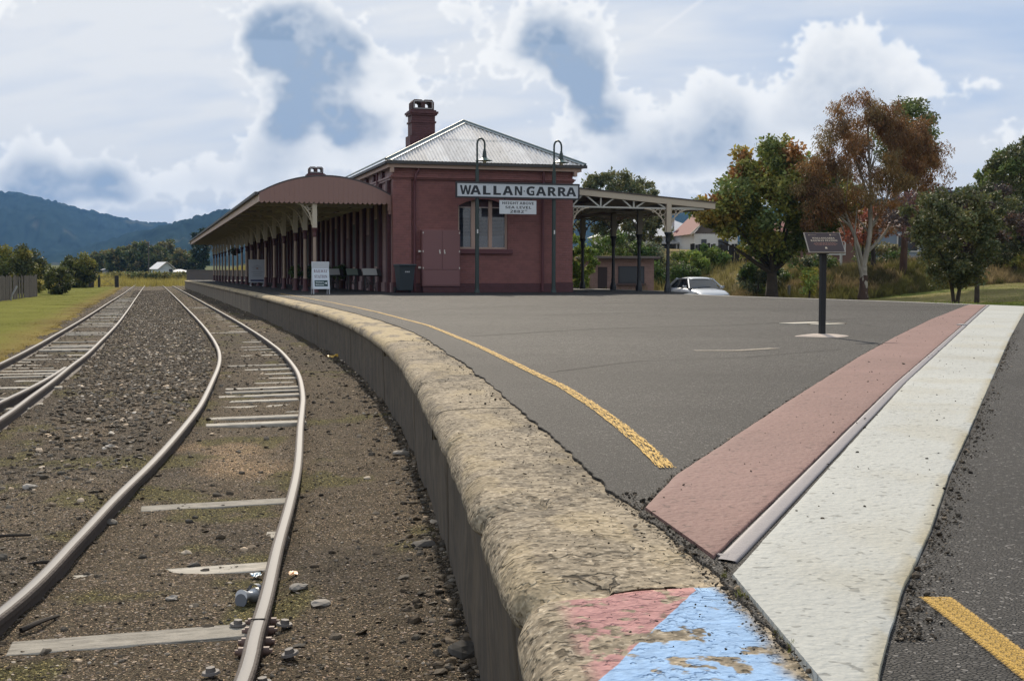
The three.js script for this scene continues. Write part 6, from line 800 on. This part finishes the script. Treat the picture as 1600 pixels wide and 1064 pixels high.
grass('far_grass', 'rough yellow grass past the end of the tracks', 6000, tuft(4, 8, 0.55, 0.3, 0.35), 204, (r) => { const z = -136 - 70 * r(), x = -16 + 34 * r(); return [x, landY(x, z), z, 0.7 + 0.9 * r(), 0.34, 0.29, 0.08]; });
grass('weeds', 'small green weeds in the cracks by the white strip', 16, tuft(5, 8, 0.022, 0.008, 0.6), 205, (r) => { const z = -1.95 - 0.6 * r(), x = innX(z) + 0.004 + 0.012 * r(); return [x, YP - 0.008, z, 0.4 + 0.6 * r(), 0.15, 0.16, 0.045]; });

// ------------------------------------------------------------ shed, houses
const glassDark = std(0.03, 0.036, 0.045, 0.15);
{
  const t = thing('brick_shed', 'small pink block shed with flat roof behind the canopy', 'shed', [21.45, 0.55, -62.2], -0.12), pk = brick(0.34, 0.215, 0.185);
  part(t, 'wall', [wb(-0.02, 3.1, -0.4, 1.62, 0, 2.6), ], pk); part(t, 'roof', rb(-0.3, 3.35, 1.63, 1.75, -0.2, 2.9, 0.02), std(0.16, 0.13, 0.12, 0.8));
  part(t, 'doorway', bb(0.25, 0.72, -0.2, 1.22, 2.59, 2.62), std(0.06, 0.04, 0.04, 0.8)); const w = part(t, 'window', bb(1.28, 2.6, 0.42, 1.26, 2.59, 2.64), std(0.045, 0.05, 0.06, 0.5)); part(w, 'shutter', bb(1.34, 2.54, 0.48, 1.2, 2.64, 2.65), std(0.07, 0.075, 0.085, 0.6)); part(w, 'sill', bb(1.2, 2.68, 0.33, 0.42, 2.6, 2.7), std(0.12, 0.08, 0.075, 0.7));
}
function house(name, label, x, z, y, turn, w, d, h, rise, wallM, roofM, o = {}) {
  const t = thing(name, label, 'house', [x, y, z], turn); part(t, 'wall', bb(-w / 2, w / 2, -0.5, h, -d / 2, d / 2), wallM);
  const rw = w / 2 + 0.4, rd = d / 2 + 0.4, sh = o.gable ? [[-rw, -rd], [rw, -rd]] : null;
  const P = o.gable ? [[-rw, h - 0.1, -rd], [-rw, h - 0.1, rd], [0, h + rise, -rd], [0, h + rise, rd], [rw, h - 0.1, -rd], [rw, h - 0.1, rd]] : [[-rw, h - 0.1, -rd], [rw, h - 0.1, -rd], [rw, h - 0.1, rd], [-rw, h - 0.1, rd], [-rw + rd, h + rise, 0], [rw - rd, h + rise, 0]];
  const I = o.gable ? [0, 1, 3, 0, 3, 2, 2, 3, 5, 2, 5, 4] : [3, 2, 5, 3, 5, 4, 1, 0, 4, 1, 4, 5, 0, 3, 4, 2, 1, 5]; const g = new THREE.BufferGeometry(); g.setAttribute('position', new THREE.Float32BufferAttribute(I.flatMap((k) => P[k]), 3)); g.setAttribute('uv', new THREE.Float32BufferAttribute(I.flatMap((k) => [P[k][0], P[k][2]]), 2)); g.computeVertexNormals(); const roof = part(t, 'roof', g, roofM);
  if (o.gable) { const gs = new THREE.Shape([[-w / 2, h - 0.05], [w / 2, h - 0.05], [0, h + rise * 0.95]].map((p) => new THREE.Vector2(...p))); part(t, 'gable_wall', new THREE.ExtrudeGeometry(gs, { depth: 0.1, bevelEnabled: false }).translate(0, 0, d / 2 - 0.1), o.gableM ?? wallM); for (const s of [-1, 1]) part(roof, 'barge_board', bar([s * rw, h - 0.12, rd + 0.03], [0, h + rise, rd + 0.03], 0.14, 0.05), std(0.5, 0.44, 0.38, 0.6)); }
  if (o.flue) part(roof, 'flue', [cy(0.1, 0.1, 1.0, o.flue[0], h + o.flue[1], o.flue[2]), cy(0.16, 0.16, 0.12, o.flue[0], h + o.flue[1] + 1.0, o.flue[2])], std(0.45, 0.45, 0.45, 0.5));
  for (const [a, b, y0, y1] of o.win ?? []) { const f = part(t, 'window', bb(a, b, y0, y1, d / 2, d / 2 + 0.05), std(0.6, 0.6, 0.58, 0.6)); part(f, 'pane', bb(a + 0.08, b - 0.08, y0 + 0.08, y1 - 0.08, d / 2 + 0.05, d / 2 + 0.06), glassDark); }
  if (o.porch) { part(t, 'verandah_roof', bb(-w / 2 - 0.3, w / 2 + 0.2, h - 0.75, h - 0.6, d / 2, d / 2 + 1.6), roofM); for (let i = 0; i < 4; i++) part(t, 'verandah_post', bb(-w / 2 + 0.1 + i * w / 3.2, -w / 2 + 0.2 + i * w / 3.2, -0.3, h - 0.75, d / 2 + 1.4, d / 2 + 1.5), wallM); }
  return t;
}
const whiteW = std(0.62, 0.62, 0.6, 0.7), galv = std(0.45, 0.47, 0.5, 0.7), redRoof = std(0.15, 0.03, 0.028, 0.8), blueW = std(0.24, 0.30, 0.38, 0.7);
house('iron_roof_house', 'house with long pale iron roof seen beneath the canopy', 42.2, -104, 2.4, -0.2, 9.5, 6, 2.3, 1.5, whiteW, galv, { flue: [1.5, 0.3, 2.2], porch: true, win: [[-3, -2, 0.7, 1.7], [0, 1, 0.7, 1.7]] });
house('red_gable_house', 'white house with red gabled roof left of the broad tree', 44.4, -97.5, 2.4, -0.15, 3.6, 6, 2.3, 2.0, whiteW, redRoof, { gable: true, gableM: std(0.12, 0.10, 0.09, 0.8), win: [[-1.3, -0.7, 0.7, 1.9], [0.1, 1.1, 0.6, 1.9]] });
house('white_house', 'white house glimpsed beside the station under the canopy', 29.5, -98, 2.2, -0.2, 6, 5, 2.0, 1.2, whiteW, std(0.2, 0.21, 0.24, 0.6), { win: [[-2, -1, 0.6, 1.5]] });
house('blue_house', 'low bluish house behind the brown gum tree', 42, -66, 2.1, -0.5, 9, 5, 2.1, 1.0, blueW, std(0.22, 0.16, 0.14, 0.7), { win: [[-3.4, -2.2, 0.6, 1.6], [0, 1.2, 0.6, 1.6]] });
house('brick_house', 'brown house behind the plaque', 36.5, -66, 1.9, -0.35, 6, 5, 1.9, 1.1, std(0.17, 0.10, 0.08, 0.8), redRoof, { win: [[-2, -1, 0.6, 1.4], [0.4, 1.6, 0.6, 1.4]] });
{ const d = (px, dep) => { const a = Math.atan((px - 800) / 2000) + 0.277866; return [dep * Math.sin(a) / Math.cos(a - 0.277866), -dep * Math.cos(a) / Math.cos(a - 0.277866)]; };
  let p = d(254, 232); house('white_farm_shed', 'white shed with bright iron roof past the end of the line', p[0], p[1], 0.4, 0.35, 2.6, 4, 1.8, 1.2, std(0.55, 0.6, 0.62, 0.7), std(0.75, 0.74, 0.72, 0.5), { gable: true, win: [[0.4, 1.2, 0.8, 1.8]] });
  p = d(281, 236); house('low_farm_building', 'low dark farm building right of the white shed', p[0], p[1], 0.3, 0.1, 3.6, 3, 1.4, 0.4, std(0.06, 0.07, 0.08, 0.8), galv, {});
  p = d(176, 262); house('grey_farm_house', 'small grey house among the trees left of the tracks', p[0], p[1], 0.3, 0.2, 3.2, 4, 1.8, 0.9, std(0.3, 0.3, 0.33, 0.8), std(0.3, 0.31, 0.33, 0.6), { win: [[-0.6, 0.2, 0.6, 1.3]] });
  const pole = thing('power_pole', 'thin power pole past the end of the line', 'pole', [d(233, 215)[0], 0, d(233, 215)[1]]); part(pole, 'pole', cy(0.09, 0.13, 6.6, 0, 0, 0, 8), std(0.08, 0.07, 0.06, 0.9)); part(pole, 'crossarm', bb(-0.7, 0.7, 6.0, 6.1, -0.05, 0.05), std(0.08, 0.07, 0.06, 0.9));
}
// ------------------------------------------------------------ end wall of the line, fences, gate
{
  const bw = thing('barrier_wall', 'grey boundary wall beyond the platform end', 'wall', [9, 0, -134]); part(bw, 'wall', bb(-5.1, 8, -0.2, 1.68, -0.12, 0.12), std(0.115, 0.105, 0.10, 0.95, { bumpMap: grain, bumpScale: 0.02 })); part(bw, 'capping', bb(-5.15, 8.05, 1.68, 1.74, -0.16, 0.16), std(0.17, 0.16, 0.15, 0.9));
  const wood = [0, 1, 2].map((k) => barkMat([0.04, 0.028, 0.055][k], [0.037, 0.026, 0.05][k], [0.034, 0.024, 0.046][k], k + 6));
  const fence = (label, x0, z0, x1, z1, h, n, yb, seed) => { const t = thing('paling_fence', label, 'fence', [x0, yb, z0]), r = rng(seed), L = Math.hypot(x1 - x0, z1 - z0), a = Math.atan2(-(z1 - z0), x1 - x0), w = L / n, gg = [0, 1, 2].map((k) => bb(-w * 0.44, w * 0.44, 0, h * (0.95 + 0.04 * k), -0.012, 0.012)); t.rotation.y = a; for (let i = 0; i < n; i++) { if (r() < 0.06) continue; const p = part(t, 'paling', gg[Math.floor(r() * 3)], wood[Math.floor(r() * 3)]); p.position.set((i + 0.5) * w, (r() - 0.5) * 0.06, 0.03 + 0.01 * r()); p.rotation.z = (r() - 0.5) * 0.05; } part(t, 'rail', [bb(0, L, h * 0.25, h * 0.32, -0.05, 0), bb(0, L, h * 0.72, h * 0.79, -0.05, 0)], wood[1]); for (let i = 0; i <= 4; i++) part(t, 'fence_post', bb(i * L / 4 - 0.05, i * L / 4 + 0.05, -0.2, h * 1.02, -0.15, -0.051), wood[0]); return t; };
  fence('dark weathered paling fence along the left edge of the lawn', -7.3, -60, -6.3, -81, 1.25, 64, 0, 301);
  fence('low dark paling fence beyond the bushes', -7.9, -126, -4.9, -129.5, 1.3, 18, 0, 302);
  fence('grey paling fence on the bank behind the broad tree', 29.5, -66.6, 33, -66.2, 1.5, 20, 1.6, 303);
  const lean = thing('leaning_board', 'pale board leaning against the paling fence', 'board', [-6.35, 0, -69.4]); part(lean, 'plank', [tube([[-0.28, 0, 0.1], [-0.2, 0.3, 0.08], [-0.04, 0.6, 0], [0.02, 0.74, -0.05]], 0.05, 10, 5)], std(0.36, 0.36, 0.37, 0.7));
  const gt = thing('field_gate', 'wire gate between two stout dark posts past the lawn', 'gate', [-4.35, 0, -131.3]); part(gt, 'gate_post', rb(-0.24, 0.0, -0.2, 1.16, -0.12, 0.12, 0.02), wood[0]); part(gt, 'gate_post', rb(1.35, 1.72, -0.2, 1.16, -0.15, 0.15, 0.02), wood[0]); part(gt, 'gate_frame', [bar([0.05, 0.15, 0], [1.3, 0.15, 0], 0.03), bar([0.05, 1.0, 0], [1.3, 1.0, 0], 0.03), bar([0.05, 0.15, 0], [1.3, 1.0, 0], 0.03), bar([0.05, 1.0, 0], [1.3, 0.15, 0], 0.03), bar([0.05, 0.15, 0], [0.05, 1, 0], 0.03), bar([1.3, 0.15, 0], [1.3, 1, 0], 0.03)], std(0.16, 0.14, 0.12, 0.8));
  // white marker posts along the bank
  [[36.9, -57.2, 1.0, 'white post on the bank behind the brown gum'], [33.6, -57.5, 0.9, 'white post on the bank near the plaque'], [39.0, -57, 0.75, 'short white post at the right on the bank'], [28.0, -52.4, 0.62, 'grey stump post at the foot of the bank left of the broad tree']].forEach(([x, z, h, l], i) => { const o = thing('marker_post', l, 'post', [x, landY(x, z), z]); part(o, 'post', [rb(-0.05, 0.05, -0.1, h, -0.05, 0.05, 0.01), rb(-0.055, 0.055, h - 0.12, h - 0.06, -0.055, 0.055, 0.005)], i < 3 ? std(0.55, 0.56, 0.54, 0.7) : std(0.18, 0.18, 0.17, 0.8)); });
  const lg = thing('low_log_rail', 'low dark log edging along the car park', 'log', [27.4, -0.1, -55.5], 0.3); for (let i = 0; i < 5; i++) part(lg, 'log', limb([[i * 1.05, 0.36, 0], [i * 1.05 + 0.5, 0.37, 0.02], [i * 1.05 + 1.0, 0.36, 0]], 0.09, 0.085, 3, 7, 0.3), DARKBARK);
}
renderer.render(scene, camera);
